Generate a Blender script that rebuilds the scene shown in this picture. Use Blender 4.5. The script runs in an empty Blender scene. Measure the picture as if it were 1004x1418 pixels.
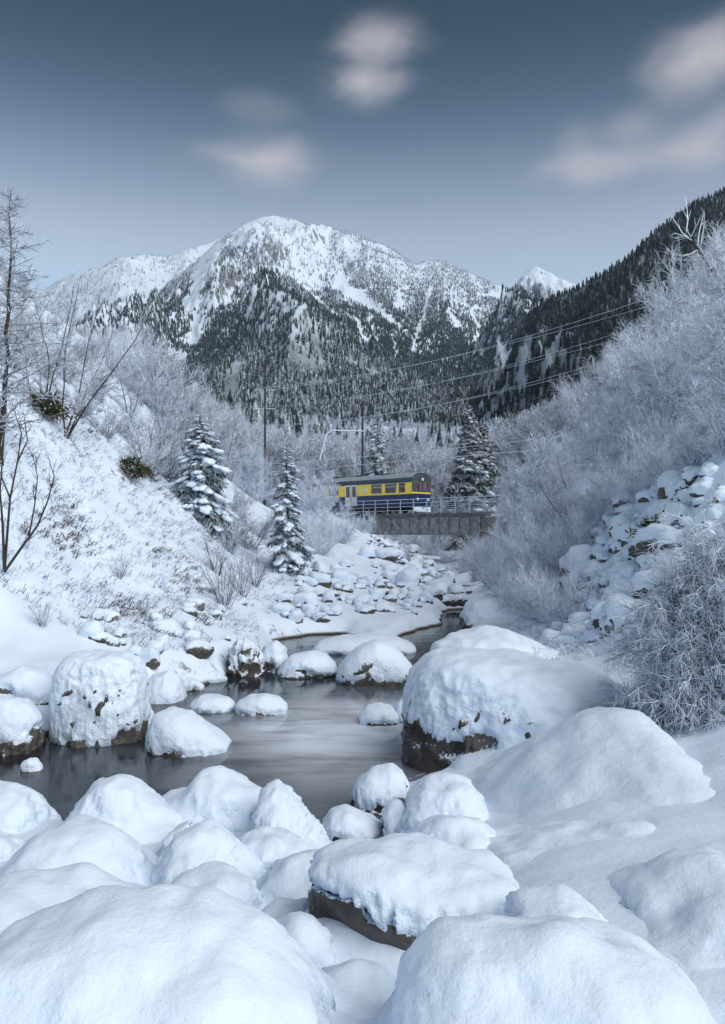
import bpy, math, random
import numpy as np
from mathutils import Vector, Matrix

rnd = random.Random(7)
RS = np.random.RandomState(11)
scene = bpy.context.scene
COL = scene.collection
R = math.radians

# ------------------------------------------------------------------ camera
F, HOR, CU, CAMZ = 1150.0, 740.0, 502.0, 3.0          # focal length and horizon in photo pixels (1004x1418)
cam = bpy.data.cameras.new('camera')
cam.sensor_fit = 'VERTICAL'; cam.sensor_height = 36.0; cam.sensor_width = 36.0 * 1004 / 1418
cam.lens = 36.0 * F / 1418
cam.shift_y = (HOR - 709.0) / 1418
cam.clip_start = 0.05; cam.clip_end = 20000
camo = bpy.data.objects.new('camera', cam); COL.objects.link(camo)
camo.location = (0, 0, CAMZ); camo.rotation_euler = (R(90), 0, 0)
scene.camera = camo

# ------------------------------------------------------------------ sky, sun, exposure
SUN_EL, SUN_AZ = R(46), R(130)                         # azimuth clockwise from +Y (view direction)
world = bpy.data.worlds.new('World'); scene.world = world; world.use_nodes = True
wn, wl = world.node_tree.nodes, world.node_tree.links
wn.clear()
def W(t, **kw):
    n = wn.new(t)
    for k, v in kw.items(): setattr(n, k, v)
    return n
def wm(op, a, b=None, c=None):
    n = W('ShaderNodeMath', operation=op)
    for i, x in enumerate((a, b, c)):
        if x is None: continue
        if isinstance(x, (int, float)): n.inputs[i].default_value = x
        else: wl.new(x, n.inputs[i])
    return n.outputs[0]
sky = W('ShaderNodeTexSky', sky_type='NISHITA', sun_disc=False)
sky.sun_elevation = SUN_EL; sky.sun_rotation = SUN_AZ
sky.altitude = 900; sky.air_density = 1.0; sky.dust_density = 1.0; sky.ozone_density = 1.5
SKY_SAT, SKY_STR = 0.72, 0.11
hsv = W('ShaderNodeHueSaturation'); hsv.inputs['Saturation'].default_value = SKY_SAT
wl.new(sky.outputs[0], hsv.inputs['Color'])
# soft wind-drawn clouds, placed by direction and repeated all the way round
tc = W('ShaderNodeTexCoord'); sep = W('ShaderNodeSeparateXYZ'); wl.new(tc.outputs['Generated'], sep.inputs[0])
az = wm('WRAP', wm('ARCTAN2', sep.outputs[0], sep.outputs[1]), R(45), R(-45))
hyp = wm('SQRT', wm('ADD', wm('MULTIPLY', sep.outputs[0], sep.outputs[0]), wm('MULTIPLY', sep.outputs[1], sep.outputs[1])))
el = wm('DIVIDE', sep.outputs[2], wm('MAXIMUM', hyp, 0.02))
ramp = W('ShaderNodeValToRGB'); wl.new(el, ramp.inputs[0])          # clear air: deep blue overhead, pale towards the horizon
cr = ramp.color_ramp; cr.interpolation = 'B_SPLINE'
for i, (p, c) in enumerate([(.25, (1.25, 1.08, .96)), (.33, (1.10, .97, .87)), (.40, (.74, .71, .67)), (.48, (.27, .33, .35)), (.56, (.06, .13, .165)), (.64, (.018, .058, .088)), (1.0, (.018, .058, .088))]):
    e = cr.elements[i] if i < 2 else cr.elements.new(p)
    e.position = p; e.color = c + (1,)
deep = W('ShaderNodeVectorMath', operation='MULTIPLY'); wl.new(hsv.outputs[0], deep.inputs[0]); wl.new(ramp.outputs[0], deep.inputs[1])
cc = W('ShaderNodeCombineXYZ'); wl.new(az, cc.inputs[0]); wl.new(el, cc.inputs[1])
wmap = W('ShaderNodeMapping'); wmap.inputs['Scale'].default_value = (9, 16, 1); wl.new(cc.outputs[0], wmap.inputs[0])
nz = W('ShaderNodeTexNoise'); nz.inputs['Scale'].default_value = 1.0; nz.inputs['Detail'].default_value = 5.0; nz.inputs['Roughness'].default_value = 0.6
wl.new(wmap.outputs[0], nz.inputs['Vector'])
nsep = W('ShaderNodeSeparateColor'); wl.new(nz.outputs['Color'], nsep.inputs[0])
azw = wm('ADD', az, wm('MULTIPLY', wm('SUBTRACT', nsep.outputs[0], 0.5), 0.075))
elw = wm('ADD', el, wm('MULTIPLY', wm('SUBTRACT', nsep.outputs[1], 0.5), 0.03))
CLOUDS = [(524, 56, 54, 34, .62), (503, 116, 56, 32, .6), (374, 226, 66, 36, .6), (320, 218, 60, 16, .3), (362, 150, 45, 25, .16),
          (835, 226, 85, 24, .55), (800, 205, 30, 34, .3), (878, 178, 42, 26, .33), (966, 207, 52, 36, .6), (1035, 165, 45, 36, .45),
          (955, 92, 60, 46, .62), (1020, 58, 62, 38, .6)]
mask = None
for (u, v, hw, hh, a) in CLOUDS:
    s = (u - CU) / F; e = (HOR - v) / F / math.sqrt(1 + s * s); a0 = math.atan(s)
    dx = wm('DIVIDE', wm('SUBTRACT', azw, a0), hw / F)
    dy = wm('DIVIDE', wm('SUBTRACT', elw, e), hh / F)
    d2 = wm('ADD', wm('MULTIPLY', dx, dx), wm('MULTIPLY', dy, dy))
    g = wm('MULTIPLY', wm('EXPONENT', wm('MULTIPLY', wm('ADD', wm('MULTIPLY', wm('MULTIPLY', d2, d2), .5), d2), -.85)), a * 1.05)
    mask = g if mask is None else wm('SUBTRACT', 1.0, wm('MULTIPLY', wm('SUBTRACT', 1.0, mask), wm('SUBTRACT', 1.0, g)))
wmap2 = W('ShaderNodeMapping'); wmap2.inputs['Scale'].default_value = (42, 26, 1); wmap2.inputs['Rotation'].default_value = (0, 0, .5); wl.new(cc.outputs[0], wmap2.inputs[0])
nzs = W('ShaderNodeTexNoise'); nzs.inputs['Scale'].default_value = 1.0; nzs.inputs['Detail'].default_value = 4.0; wl.new(wmap2.outputs[0], nzs.inputs['Vector'])
mask = wm('MULTIPLY', mask, wm('ADD', wm('ADD', 0.42, wm('MULTIPLY', nsep.outputs[2], 0.75)), wm('MULTIPLY', nzs.outputs['Fac'], 0.55)))
mx = W('ShaderNodeMix', data_type='RGBA', clamp_factor=True)
wl.new(mask, mx.inputs['Factor']); wl.new(deep.outputs[0], mx.inputs['A']); mx.inputs['B'].default_value = (2.9, 2.75, 2.9, 1)
bg = W('ShaderNodeBackground'); bg.inputs['Strength'].default_value = SKY_STR
wl.new(mx.outputs['Result'], bg.inputs['Color'])
wo = W('ShaderNodeOutputWorld'); wl.new(bg.outputs[0], wo.inputs['Surface'])

sl = bpy.data.lights.new('sun', 'SUN'); sl.energy = 1.5; sl.angle = R(55); sl.color = (1.0, 0.97, 0.93)
so = bpy.data.objects.new('sun', sl); COL.objects.link(so)
sd = Vector((math.sin(SUN_AZ) * math.cos(SUN_EL), math.cos(SUN_AZ) * math.cos(SUN_EL), math.sin(SUN_EL)))
so.rotation_euler = sd.to_track_quat('Z', 'Y').to_euler(); so.location = sd * 60

scene.view_settings.view_transform = 'Standard'; scene.view_settings.look = 'None'
scene.view_settings.exposure = 0.97; scene.view_settings.gamma = 1.0; scene.view_settings.use_curve_mapping = False
scene.render.engine = 'CYCLES'
cy = scene.cycles
cy.use_denoising = True; cy.max_bounces = 7; cy.diffuse_bounces = 5; cy.glossy_bounces = 3; cy.transmission_bounces = 2
cy.volume_bounces = 0; cy.use_adaptive_sampling = True; cy.adaptive_threshold = 0.015
cy.caustics_reflective = False; cy.caustics_refractive = False

# ------------------------------------------------------------------ helpers
def px(u, v, Y): return np.array(((u - CU) / F * Y, Y, CAMZ + (HOR - v) / F * Y))
def sstep(a, b, x):
    t = np.clip((np.asarray(x, float) - a) / (b - a), 0, 1); return t * t * (3 - 2 * t)

_P = np.random.RandomState(3).permutation(256); _P = np.concatenate([_P, _P, _P])
_G = np.random.RandomState(4).normal(size=(256, 3)); _G /= np.linalg.norm(_G, axis=1)[:, None]
def perlin(x, y, z=0.0):
    x, y, z = np.broadcast_arrays(np.asarray(x, float), np.asarray(y, float), np.asarray(z, float))
    xi, yi, zi = np.floor(x).astype(int), np.floor(y).astype(int), np.floor(z).astype(int)
    xf, yf, zf = x - xi, y - yi, z - zi
    xi &= 255; yi &= 255; zi &= 255
    f = lambda t: t * t * t * (t * (t * 6 - 15) + 10)
    u, v, w = f(xf), f(yf), f(zf)
    def g(a, b, c):
        G = _G[_P[_P[_P[xi + a] + yi + b] + zi + c]]
        return G[..., 0] * (xf - a) + G[..., 1] * (yf - b) + G[..., 2] * (zf - c)
    l = lambda a, b, t: a + (b - a) * t
    return l(l(l(g(0,0,0), g(1,0,0), u), l(g(0,1,0), g(1,1,0), u), v),
             l(l(g(0,0,1), g(1,0,1), u), l(g(0,1,1), g(1,1,1), u), v), w) * 1.5
def fbm(x, y, z=0.0, o=4, gain=.5):
    r = 0; a = 1.0; s = 1.0
    for i in range(o):
        r = r + a * perlin(x * s + 13.7 * i, y * s + 7.1 * i, np.asarray(z) * s + 3.3 * i); a *= gain; s *= 2.03
    return r
def ridged(x, y, z=0.0, o=4, gain=.5):
    r = 0; a = 1.0; s = 1.0; w = 1.0
    for i in range(o):
        n = 1 - np.abs(perlin(x * s + 5.7 * i, y * s + 9.1 * i, np.asarray(z) * s + 1.3 * i)) * 1.6
        n = np.clip(n, 0, 1) ** 2 * w; w = np.clip(n * 1.6, 0, 1)
        r = r + a * n; a *= gain; s *= 2.1
    return r

def tag(o, label=None, cat=None, group=None, kind=None):
    if label: o['label'] = label
    if cat: o['category'] = cat
    if group: o['group'] = group
    if kind: o['kind'] = kind
    return o
def mesh_np(name, V, faces, mat=None, smooth=False, fmat=None):
    """faces: array n x k (k = 3 or 4)"""
    V = np.asarray(V, np.float32); faces = np.asarray(faces, np.int32)
    me = bpy.data.meshes.new(name); n, k = faces.shape
    me.vertices.add(len(V)); me.vertices.foreach_set('co', V.ravel())
    me.loops.add(n * k); me.loops.foreach_set('vertex_index', faces.ravel())
    me.polygons.add(n); me.polygons.foreach_set('loop_start', np.arange(0, n * k, k, dtype=np.int32))
    try: me.polygons.foreach_set('loop_total', np.full(n, k, np.int32))
    except Exception: pass
    if smooth: me.polygons.foreach_set('use_smooth', np.ones(n, bool))
    for m in (mat if isinstance(mat, (list, tuple)) else [mat]):
        if m: me.materials.append(m)
    if fmat is not None: me.polygons.foreach_set('material_index', np.asarray(fmat, np.int32))
    me.update(calc_edges=True); me.validate()
    return me
def add(name, me, parent=None, loc=(0, 0, 0), rot=(0, 0, 0), scale=(1, 1, 1)):
    o = bpy.data.objects.new(name, me); COL.objects.link(o)
    o.parent = parent; o.location = loc; o.rotation_euler = rot; o.scale = scale
    return o
def empty(name, loc=(0, 0, 0), rz=0.0):
    o = bpy.data.objects.new(name, None); COL.objects.link(o); o.location = loc; o.rotation_euler = (0, 0, rz); o.empty_display_size = .2
    return o
def grid_faces(nr, nc):
    i = np.arange(nr - 1)[:, None] * nc + np.arange(nc - 1)[None, :]
    return np.stack([i, i + 1, i + nc + 1, i + nc], -1).reshape(-1, 4)
def copy_tree(o, parent=None):
    c = o.copy(); COL.objects.link(c); c.parent = parent
    for ch in o.children: copy_tree(ch, c)
    return c

class MB:
    """collects boxes, bars and prisms for one small mesh"""
    def __init__(s): s.v = []; s.f = []
    def poly(s, pts, faces):
        b = len(s.v); s.v += [tuple(p) for p in pts]; s.f += [tuple(b + i for i in f) for f in faces]; return s
    def box(s, x0, x1, y0, y1, z0, z1):
        p = [(x0,y0,z0),(x1,y0,z0),(x1,y1,z0),(x0,y1,z0),(x0,y0,z1),(x1,y0,z1),(x1,y1,z1),(x0,y1,z1)]
        return s.poly(p, [(0,3,2,1),(4,5,6,7),(0,1,5,4),(1,2,6,5),(2,3,7,6),(3,0,4,7)])
    def tube(s, pts, r, n=6, r1=None):
        pts = [Vector(p) for p in pts]; b = len(s.v); m = len(pts)
        for i, p in enumerate(pts):
            d = (pts[min(i + 1, m - 1)] - pts[max(i - 1, 0)]).normalized()
            a = d.cross(Vector((0, 0, 1)))
            if a.length < 1e-3: a = Vector((1, 0, 0))
            a.normalize(); c = d.cross(a)
            rr = r if r1 is None else r + (r1 - r) * i / (m - 1)
            for k in range(n):
                t = 2 * math.pi * k / n; s.v.append(tuple(p + a * (rr * math.cos(t)) + c * (rr * math.sin(t))))
        for i in range(m - 1):
            for k in range(n):
                k2 = (k + 1) % n
                s.f.append((b + i*n + k, b + i*n + k2, b + (i+1)*n + k2, b + (i+1)*n + k))
        s.f.append(tuple(b + k for k in range(n))[::-1]); s.f.append(tuple(b + (m-1)*n + k for k in range(n)))
        return s
    def prism(s, prof, x0, x1):      # profile in (y, z), extruded along x
        n = len(prof); b = len(s.v)
        s.v += [(x0, y, z) for y, z in prof] + [(x1, y, z) for y, z in prof]
        for i in range(n):
            j = (i + 1) % n; s.f.append((b + i, b + j, b + n + j, b + n + i))
        s.f.append(tuple(b + i for i in range(n))[::-1]); s.f.append(tuple(b + n + i for i in range(n)))
        return s
    def build(s, name, mat, parent=None, bevel=0.0, smooth=False):
        me = bpy.data.meshes.new(name); me.from_pydata(s.v, [], s.f); me.materials.append(mat)
        if smooth:
            for p in me.polygons: p.use_smooth = True
        import bmesh
        bm = bmesh.new(); bm.from_mesh(me); bmesh.ops.recalc_face_normals(bm, faces=bm.faces); bm.to_mesh(me); bm.free()
        o = add(name, me, parent)
        if bevel:
            m = o.modifiers.new('bevel', 'BEVEL'); m.width = bevel; m.segments = 2
        return o

# ------------------------------------------------------------------ materials
class NT:
    def __init__(s, name):
        s.m = bpy.data.materials.new(name); s.m.use_nodes = True
        s.n = s.m.node_tree.nodes; s.l = s.m.node_tree.links
        s.b = s.n['Principled BSDF']; s.geo = s.n.new('ShaderNodeNewGeometry')
    def put(s, sock, x):
        if isinstance(x, (int, float)): sock.default_value = x
        elif isinstance(x, (tuple, list)): sock.default_value = tuple(x) + ((1,) if len(x) == 3 and sock.type == 'RGBA' else ())
        else: s.l.new(x, sock)
    def math(s, op, a, b=0.0, clamp=False):
        n = s.n.new('ShaderNodeMath'); n.operation = op; n.use_clamp = clamp
        s.put(n.inputs[0], a); s.put(n.inputs[1], b); return n.outputs[0]
    def noise(s, scale, detail=4, rough=.55, vec=None, stretch=None):
        n = s.n.new('ShaderNodeTexNoise'); n.inputs['Scale'].default_value = scale; n.inputs['Detail'].default_value = detail
        n.inputs['Roughness'].default_value = rough
        v = vec or s.geo.outputs['Position']
        if stretch:
            mp = s.n.new('ShaderNodeMapping'); mp.inputs['Scale'].default_value = stretch; s.l.new(v, mp.inputs[0]); v = mp.outputs[0]
        s.l.new(v, n.inputs['Vector']); return n.outputs['Fac']
    def ramp(s, x, lo, hi, a=0.0, b=1.0):
        n = s.n.new('ShaderNodeMapRange'); n.interpolation_type = 'SMOOTHSTEP'
        s.put(n.inputs['Value'], x); s.put(n.inputs['From Min'], lo); s.put(n.inputs['From Max'], hi)
        s.put(n.inputs['To Min'], a); s.put(n.inputs['To Max'], b); return n.outputs['Result']
    def mix(s, f, a, b):
        n = s.n.new('ShaderNodeMix'); n.data_type = 'RGBA'
        s.put(n.inputs['Factor'], f); s.put(n.inputs['A'], a); s.put(n.inputs['B'], b); return n.outputs['Result']
    def nz(s, true=False):
        n = s.n.new('ShaderNodeSeparateXYZ'); s.l.new(s.geo.outputs['True Normal' if true else 'Normal'], n.inputs[0]); return n.outputs[2]
    def pz(s):
        n = s.n.new('ShaderNodeSeparateXYZ'); s.l.new(s.geo.outputs['Position'], n.inputs[0]); return n.outputs[2]
    def rand(s):
        return s.n.new('ShaderNodeObjectInfo').outputs['Random']
    def bump(s, h, strength=.5, dist=.02, prev=None):
        n = s.n.new('ShaderNodeBump'); n.inputs['Strength'].default_value = strength; n.inputs['Distance'].default_value = dist
        s.l.new(h, n.inputs['Height'])
        if prev: s.l.new(prev, n.inputs['Normal'])
        return n.outputs['Normal']
    def out(s, col=None, rough=None, normal=None, spec=None, **kw):
        if col is not None: s.put(s.b.inputs['Base Color'], col)
        if rough is not None: s.put(s.b.inputs['Roughness'], rough)
        if normal is not None: s.l.new(normal, s.b.inputs['Normal'])
        if spec is not None: s.put(s.b.inputs['Specular IOR Level'], spec)
        for k, v in kw.items(): s.put(s.b.inputs[k.replace('_', ' ')], v)
        return s.m

SNOW = (0.735, 0.835, 0.955)
def m_snow(name, fine=1.0, clump=.35):
    t = NT(name)
    n1 = t.noise(9 * fine, 5, .6); n2 = t.noise(70 * fine, 3, .6); n3 = t.noise(1.3 * fine, 3)
    steep = t.ramp(t.nz(), .75, .15, clump, 1.0)
    h = t.math('MULTIPLY', n1, steep)
    b = t.bump(h, .55, .09 / fine); b = t.bump(n2, .35, .008 / fine, b)
    c = t.mix(t.ramp(n3, .3, .7), (SNOW[0] * .955, SNOW[1] * .965, SNOW[2] * .98), SNOW)
    return t.out(c, .62, b, .25)
def rock_color(t, sc=1.0):
    n1 = t.noise(2.2 * sc, 6, .65); n2 = t.noise(11 * sc, 5, .6); n3 = t.noise(.8 * sc, 3)
    c = t.mix(t.ramp(n1, .3, .72), (.028, .026, .026), (.15, .135, .12))
    c = t.mix(t.ramp(n3, .45, .7, 0, .4), c, (.085, .065, .048))
    c = t.mix(t.ramp(n2, .55, .8, 0, .5), c, (.24, .23, .22))
    return c, n1, n2
def m_rock(name, sc=1.0, dust=1.0):
    t = NT(name); c, n1, n2 = rock_color(t, sc)
    nf = t.noise(26 * sc, 4, .7)
    d = t.ramp(t.math('ADD', t.nz(), t.math('MULTIPLY', t.math('SUBTRACT', nf, .5), 2.6)), .45, .62, 0, dust)
    c = t.mix(d, c, SNOW)
    b = t.bump(n1, .9, .12 / sc); b = t.bump(n2, .7, .03 / sc, b); b = t.bump(nf, .6, .012 / sc, b)
    return t.out(c, t.mix(d, (.55,)*3, (.7,)*3), b, .35)
def m_ground():
    t = NT('snowy_ground')
    n1 = t.noise(1.1, 6, .6); n2 = t.noise(6, 5, .65); n3 = t.noise(60, 3); n4 = t.noise(3.0, 5, .7, stretch=(1, 1, .45))
    z = t.nz()
    bare = t.ramp(t.math('ADD', t.math('ADD', t.math('SUBTRACT', .62, z), t.math('MULTIPLY', t.math('SUBTRACT', n4, .5), 1.7)),
                  t.math('MULTIPLY', t.math('SUBTRACT', n2, .5), .9)), .15, .38, 0, .8)
    c = t.mix(t.ramp(n1, .3, .7), (SNOW[0]*.95, SNOW[1]*.96, SNOW[2]*.98), SNOW)
    soil = t.mix(t.ramp(n2, .3, .7), (.06, .05, .045), (.17, .15, .12))
    c = t.mix(bare, c, soil)
    wet = t.ramp(t.pz(), .10, .02)                   # stones washed bare below the waterline
    c = t.mix(wet, c, t.mix(t.ramp(n2, .35, .65), (.035, .028, .02), (.10, .075, .05)))
    b = t.bump(n2, .3, .07); b = t.bump(n3, .25, .008, b)
    return t.out(c, .62, b, .25)
M = {}
M['snow'] = m_snow('snow')
M['snow_far'] = m_snow('snow_small_stones', .6, .5)
M['rock'] = m_rock('boulder_rock')
M['rock_far'] = m_rock('dark_rubble_rock', 1.6, 1.0)
M['ground'] = m_ground()
def simple(name, col, rough=.6, metal=0.0, var=.25, sc=6.0, snow=0.0):
    t = NT(name); n = t.noise(sc, 5, .6)
    c = t.mix(t.ramp(n, .3, .7), tuple(x * (1 - var) for x in col), tuple(min(1, x * (1 + var)) for x in col))
    if snow: c = t.mix(t.ramp(t.math('ADD', t.nz(True), t.math('MULTIPLY', t.math('SUBTRACT', n, .5), .8)), .35, .6, 0, snow), c, SNOW)
    return t.out(c, rough, t.bump(n, .2, .01), .4, Metallic=metal)
def m_twig(name, bark, lo, hi, frost=SNOW, var=.5):
    t = NT(name); n = t.noise(3.5, 4, .6)
    f = t.ramp(t.math('ADD', t.nz(True), t.math('MULTIPLY', t.math('SUBTRACT', n, .5), var * 2)), lo, hi)
    c = t.mix(f, bark, frost)
    c = t.mix(t.ramp(t.rand(), 0, 1, 0, .16), c, tuple(x * .55 for x in bark))      # some plants carry less frost
    return t.out(c, .7, None, .2)
M['frost_twig'] = m_twig('frosted_twig', (.28, .325, .40), -1.0, .0, (.83, .90, 1.0), 1.1)
M['frost_dark'] = m_twig('half_frosted_twig', (.08, .085, .105), -.85, .15, (.80, .875, .99), .9)
M['bark'] = m_twig('dark_bark', (.045, .038, .035), .35, .9)
M['bare_twig'] = m_twig('bare_brown_twig', (.065, .05, .045), .3, .8)
M['needle'] = m_twig('spruce_needles', (.012, .022, .017), .45, .95)
M['needle_frost'] = m_twig('frosted_needles', (.03, .042, .038), .0, .7)
M['olive'] = m_twig('evergreen_leaves', (.05, .05, .018), .55, 1.0)

def m_water():
    t = NT('river_water')
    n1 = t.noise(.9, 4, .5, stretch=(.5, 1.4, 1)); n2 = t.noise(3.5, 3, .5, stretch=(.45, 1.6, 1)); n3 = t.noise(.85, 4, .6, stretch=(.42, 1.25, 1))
    sp = t.n.new('ShaderNodeSeparateXYZ'); t.l.new(t.geo.outputs['Position'], sp.inputs[0])
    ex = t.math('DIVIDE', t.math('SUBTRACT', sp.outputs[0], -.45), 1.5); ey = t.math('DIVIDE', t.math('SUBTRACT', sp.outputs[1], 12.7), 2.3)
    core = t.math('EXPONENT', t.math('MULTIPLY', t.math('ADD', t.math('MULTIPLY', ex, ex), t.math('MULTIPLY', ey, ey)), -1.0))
    silk_glint = t.math('ADD', t.ramp(n3, .5, .85, 0, .10), t.math('MULTIPLY', core, t.ramp(n3, .3, .58, .35, 1.1)))     # faint silky streaks; the bright mid-stream reflection is painted into the colour
    c = t.mix(silk_glint, (.007, .016, .024), (.78, .84, .95))
    bed = t.math('MULTIPLY', t.ramp(sp.outputs[0], -3.2, -4.8), t.ramp(n1, .35, .65, .2, .8))                      # brown bed showing through the shallows
    c = t.mix(bed, c, (.030, .019, .013))
    b = t.bump(n1, .12, .08); b = t.bump(n2, .08, .02, b)
    return t.out(c, t.ramp(n3, .3, .7, .07, .16), b, .3, IOR=1.33)
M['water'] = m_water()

# ------------------------------------------------------------------ the boulders of the near bank (outline in photo pixels, distance, half depth)
NEARB = []
def lowbias(z0, z1, amt): return lambda P, N, uu: -amt * (1 - sstep(z0, z1, P[..., 2]))
def NB(label, outline, Y, B, **kw):
    kw.setdefault('flare', .28); kw.setdefault('box', .78); kw.setdefault('clump', 1.0); kw.setdefault('gap', 1.3); kw.setdefault('n', 96); kw.setdefault('m', 56); NEARB.append((label, outline, Y, B, kw))
# near bank
NB('rounded snow mound at the water edge beside a dark gap', [(-70,1180),(-50,1120),(-20,1096),(15,1091),(40,1099),(58,1120),(68,1150),(70,1180)], 7.9, .42, zb=-.1)
NB('tall smooth snow dome standing in front of the dark water', [(84,1205),(92,1135),(105,1100),(130,1078),(160,1071),(190,1078),(212,1097),(235,1120),(262,1138),(276,1152),(282,1200)], 7.6, .55, zb=-.1)
NB('peaked snowy boulder behind the tall smooth snow dome', [(205,1190),(215,1104),(235,1092),(262,1083),(282,1068),(300,1062),(318,1070),(340,1084),(362,1092),(372,1190)], 8.1, .5, zb=-.1)
NB('steep narrow snow mound sloping down to the stream', [(352,1200),(357,1120),(366,1090),(382,1079),(400,1086),(418,1110),(440,1150),(462,1192)], 7.5, .42, zb=-.05, bias=lambda P, N, uu: np.where((uu < 362)[:, None] & (P[..., 2] < .35), -.8, 0))
NB('low snow ledge with a dark hole beneath it', [(318,1215),(328,1165),(350,1155),(385,1157),(420,1172),(452,1200)], 6.75, .3, zb=.05, thr=.15, bias=lowbias(.12, .4, .9))
NB('wide gentle snow mound rising to a blunt top', [(-40,1275),(-5,1215),(30,1175),(62,1150),(100,1140),(140,1146),(175,1170),(205,1205),(232,1245),(240,1275)], 6.3, .62, zb=.15)
NB('small snow mound beside the wide gentle mound', [(-60,1210),(-40,1165),(-10,1152),(15,1160),(32,1190),(38,1215)], 7.0, .32, zb=.1)
NB('leaning snow boulder with a shadowed crevice on its side', [(206,1262),(215,1220),(232,1182),(252,1158),(278,1149),(300,1160),(325,1185),(350,1208),(368,1262)], 6.3, .42, zb=.15)
NB('snow lump overhanging the shadowed crevice', [(200,1215),(214,1190),(240,1150),(262,1138),(276,1150),(268,1170),(262,1215)], 7.0, .3, zb=.2, thr=.0)
NB('soft snow cushion below the leaning boulder', [(210,1290),(218,1252),(240,1225),(275,1210),(310,1208),(340,1220),(358,1255),(366,1290)], 5.6, .38, zb=.2)
NB('rounded snow cushion against the slab boulder', [(340,1300),(352,1240),(375,1200),(405,1188),(440,1192),(470,1215),(490,1300)], 6.0, .4, zb=.2)
NB('snow covered stone in the dip before the slab boulder', [(330,1390),(345,1320),(375,1282),(410,1272),(445,1290),(470,1320),(490,1350),(500,1400)], 4.55, .3, zb=.3, thr=-.1)
NB('broad flat snow drift over a buried boulder', [(-160,1460),(-80,1330),(-20,1290),(40,1262),(120,1252),(200,1254),(270,1265),(340,1285),(400,1318),(435,1350),(460,1420),(470,1500)], 3.55, .55, zb=.55, rough=.6)
NB('tilted slab boulder with a bare dark rock flank', [(424,1330),(428,1215),(440,1190),(480,1176),(540,1170),(600,1174),(650,1186),(690,1206),(715,1232),(730,1262),(738,1330)], 4.9, .52, zb=.42, thr=-.4, box=.62, und=.42, flare=0.0,
   bias=lambda P, N, uu: -2.4 * sstep(.25, .6, -N[..., 0]) * sstep(1.04, .98, P[..., 2]))
NB('bulky snow hump with a rough crusted front', [(535,1480),(545,1400),(556,1350),(580,1312),(620,1290),(680,1280),(740,1284),(800,1296),(860,1318),(915,1345),(960,1376),(985,1410),(1000,1480)], 3.35, .5, zb=.5, rough=.7, clump=.5)
NB('rounded snow knoll behind the bulky crusted hump', [(690,1345),(700,1290),(722,1256),(752,1242),(785,1241),(815,1252),(840,1275),(862,1300),(880,1350)], 4.2, .35, zb=.5)
NB('large pyramid shaped snow boulder with a sharp crest', [(628,1160),(650,1118),(690,1086),(735,1052),(780,1020),(820,998),(850,989),(875,990),(900,1003),(925,1027),(948,1052),(972,1085),(990,1160)], 8.35, 1.75, zb=.0, rough=.55, box=.95, gap=0, flare=.55)
NB('smooth snow dome in front of the pyramid boulder', [(552,1200),(562,1160),(585,1140),(612,1128),(640,1126),(668,1134),(690,1152),(706,1175),(715,1200)], 6.5, .42, zb=.1)
NB('low snow rise beside the frosted overhanging bush', [(930,1130),(945,1075),(975,1052),(1010,1044),(1060,1046),(1100,1070),(1115,1130)], 8.2, .5, zb=.5)
NB('small snow cover between big boulder and pyramid boulder', [(556,1160),(566,1105),(585,1082),(615,1074),(645,1080),(668,1105),(680,1160)], 7.9, .4, zb=-.1)
NB('drifted snow filling the hollow below the slab boulder', [(400,1480),(420,1400),(450,1362),(490,1348),(530,1352),(560,1375),(580,1420),(590,1480)], 3.9, .35, zb=.5, rough=1.0)
NB('snow shoulder joining the wide mound and the broad drift', [(-80,1340),(-60,1268),(-20,1238),(40,1225),(110,1226),(180,1240),(240,1262),(280,1290),(300,1340)], 4.9, .5, zb=.3)
NB('low snow roll between the cushion and the broad drift', [(330,1345),(350,1290),(385,1262),(420,1258),(450,1275),(470,1345)], 5.0, .35, zb=.35)

NB('low snow slab with a stepped crumbly lower edge', [(848,1330),(862,1272),(885,1236),(930,1210),(1000,1196),(1080,1196),(1140,1215),(1170,1330)], 4.6, .62, zb=.85, clump=1.6, rough=.9)
NB('long soft snow swell in front of the pyramid boulder', [(628,1262),(660,1212),(710,1182),(790,1162),(880,1156),(970,1166),(1040,1195),(1080,1262)], 5.75, .8, zb=.5, rough=.6, box=.95, flare=.6, gap=0)
# snow drifted into the gaps between them
_dx = np.arange(-4.5, 5.0, .04); _dy = np.arange(2.0, 9.6, .04); _DX, _DY = np.meshgrid(_dx, _dy)
_DH = np.full(_DX.shape, -1.0)
for (_l, _o, _Y, _B, _k) in NEARB:
    _ou = np.array([q[0] for q in _o], float); _ov = np.array([q[1] for q in _o], float)
    _x = (_ou - CU) / F * _Y; _zt = CAMZ + (HOR - _ov) / F * _Y; _zb = _k.get('zb', 0)
    _h = np.interp(_DX, _x, _zt, left=-1, right=-1) - _zb
    _r = np.clip(1 - ((_DY - _Y) / (_B * 1.1)) ** 2, 0, 1)
    _DH = np.maximum(_DH, np.where((_h > 0) & (_r > 0), _zb + _h * np.sqrt(_r), -1.0))
def _blur(A_, n):
    k = np.hanning(n + 2)[1:-1]; k /= k.sum(); p = n // 2
    A_ = np.apply_along_axis(lambda r: np.convolve(np.pad(r, p, 'edge'), k, 'valid'), 0, A_)
    return np.apply_along_axis(lambda r: np.convolve(np.pad(r, p, 'edge'), k, 'valid'), 1, A_)
_has = _blur((_DH > -1).astype(float), 27); _DB = np.where(_has > .02, _blur(np.where(_DH > -1, _DH, 0), 27) / np.maximum(_has, .02), -1.0)
_DB = np.where(_has > .3, _DB - .12, -1.0); _DB = np.where(_DB > -1, _DB, -1)
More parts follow.
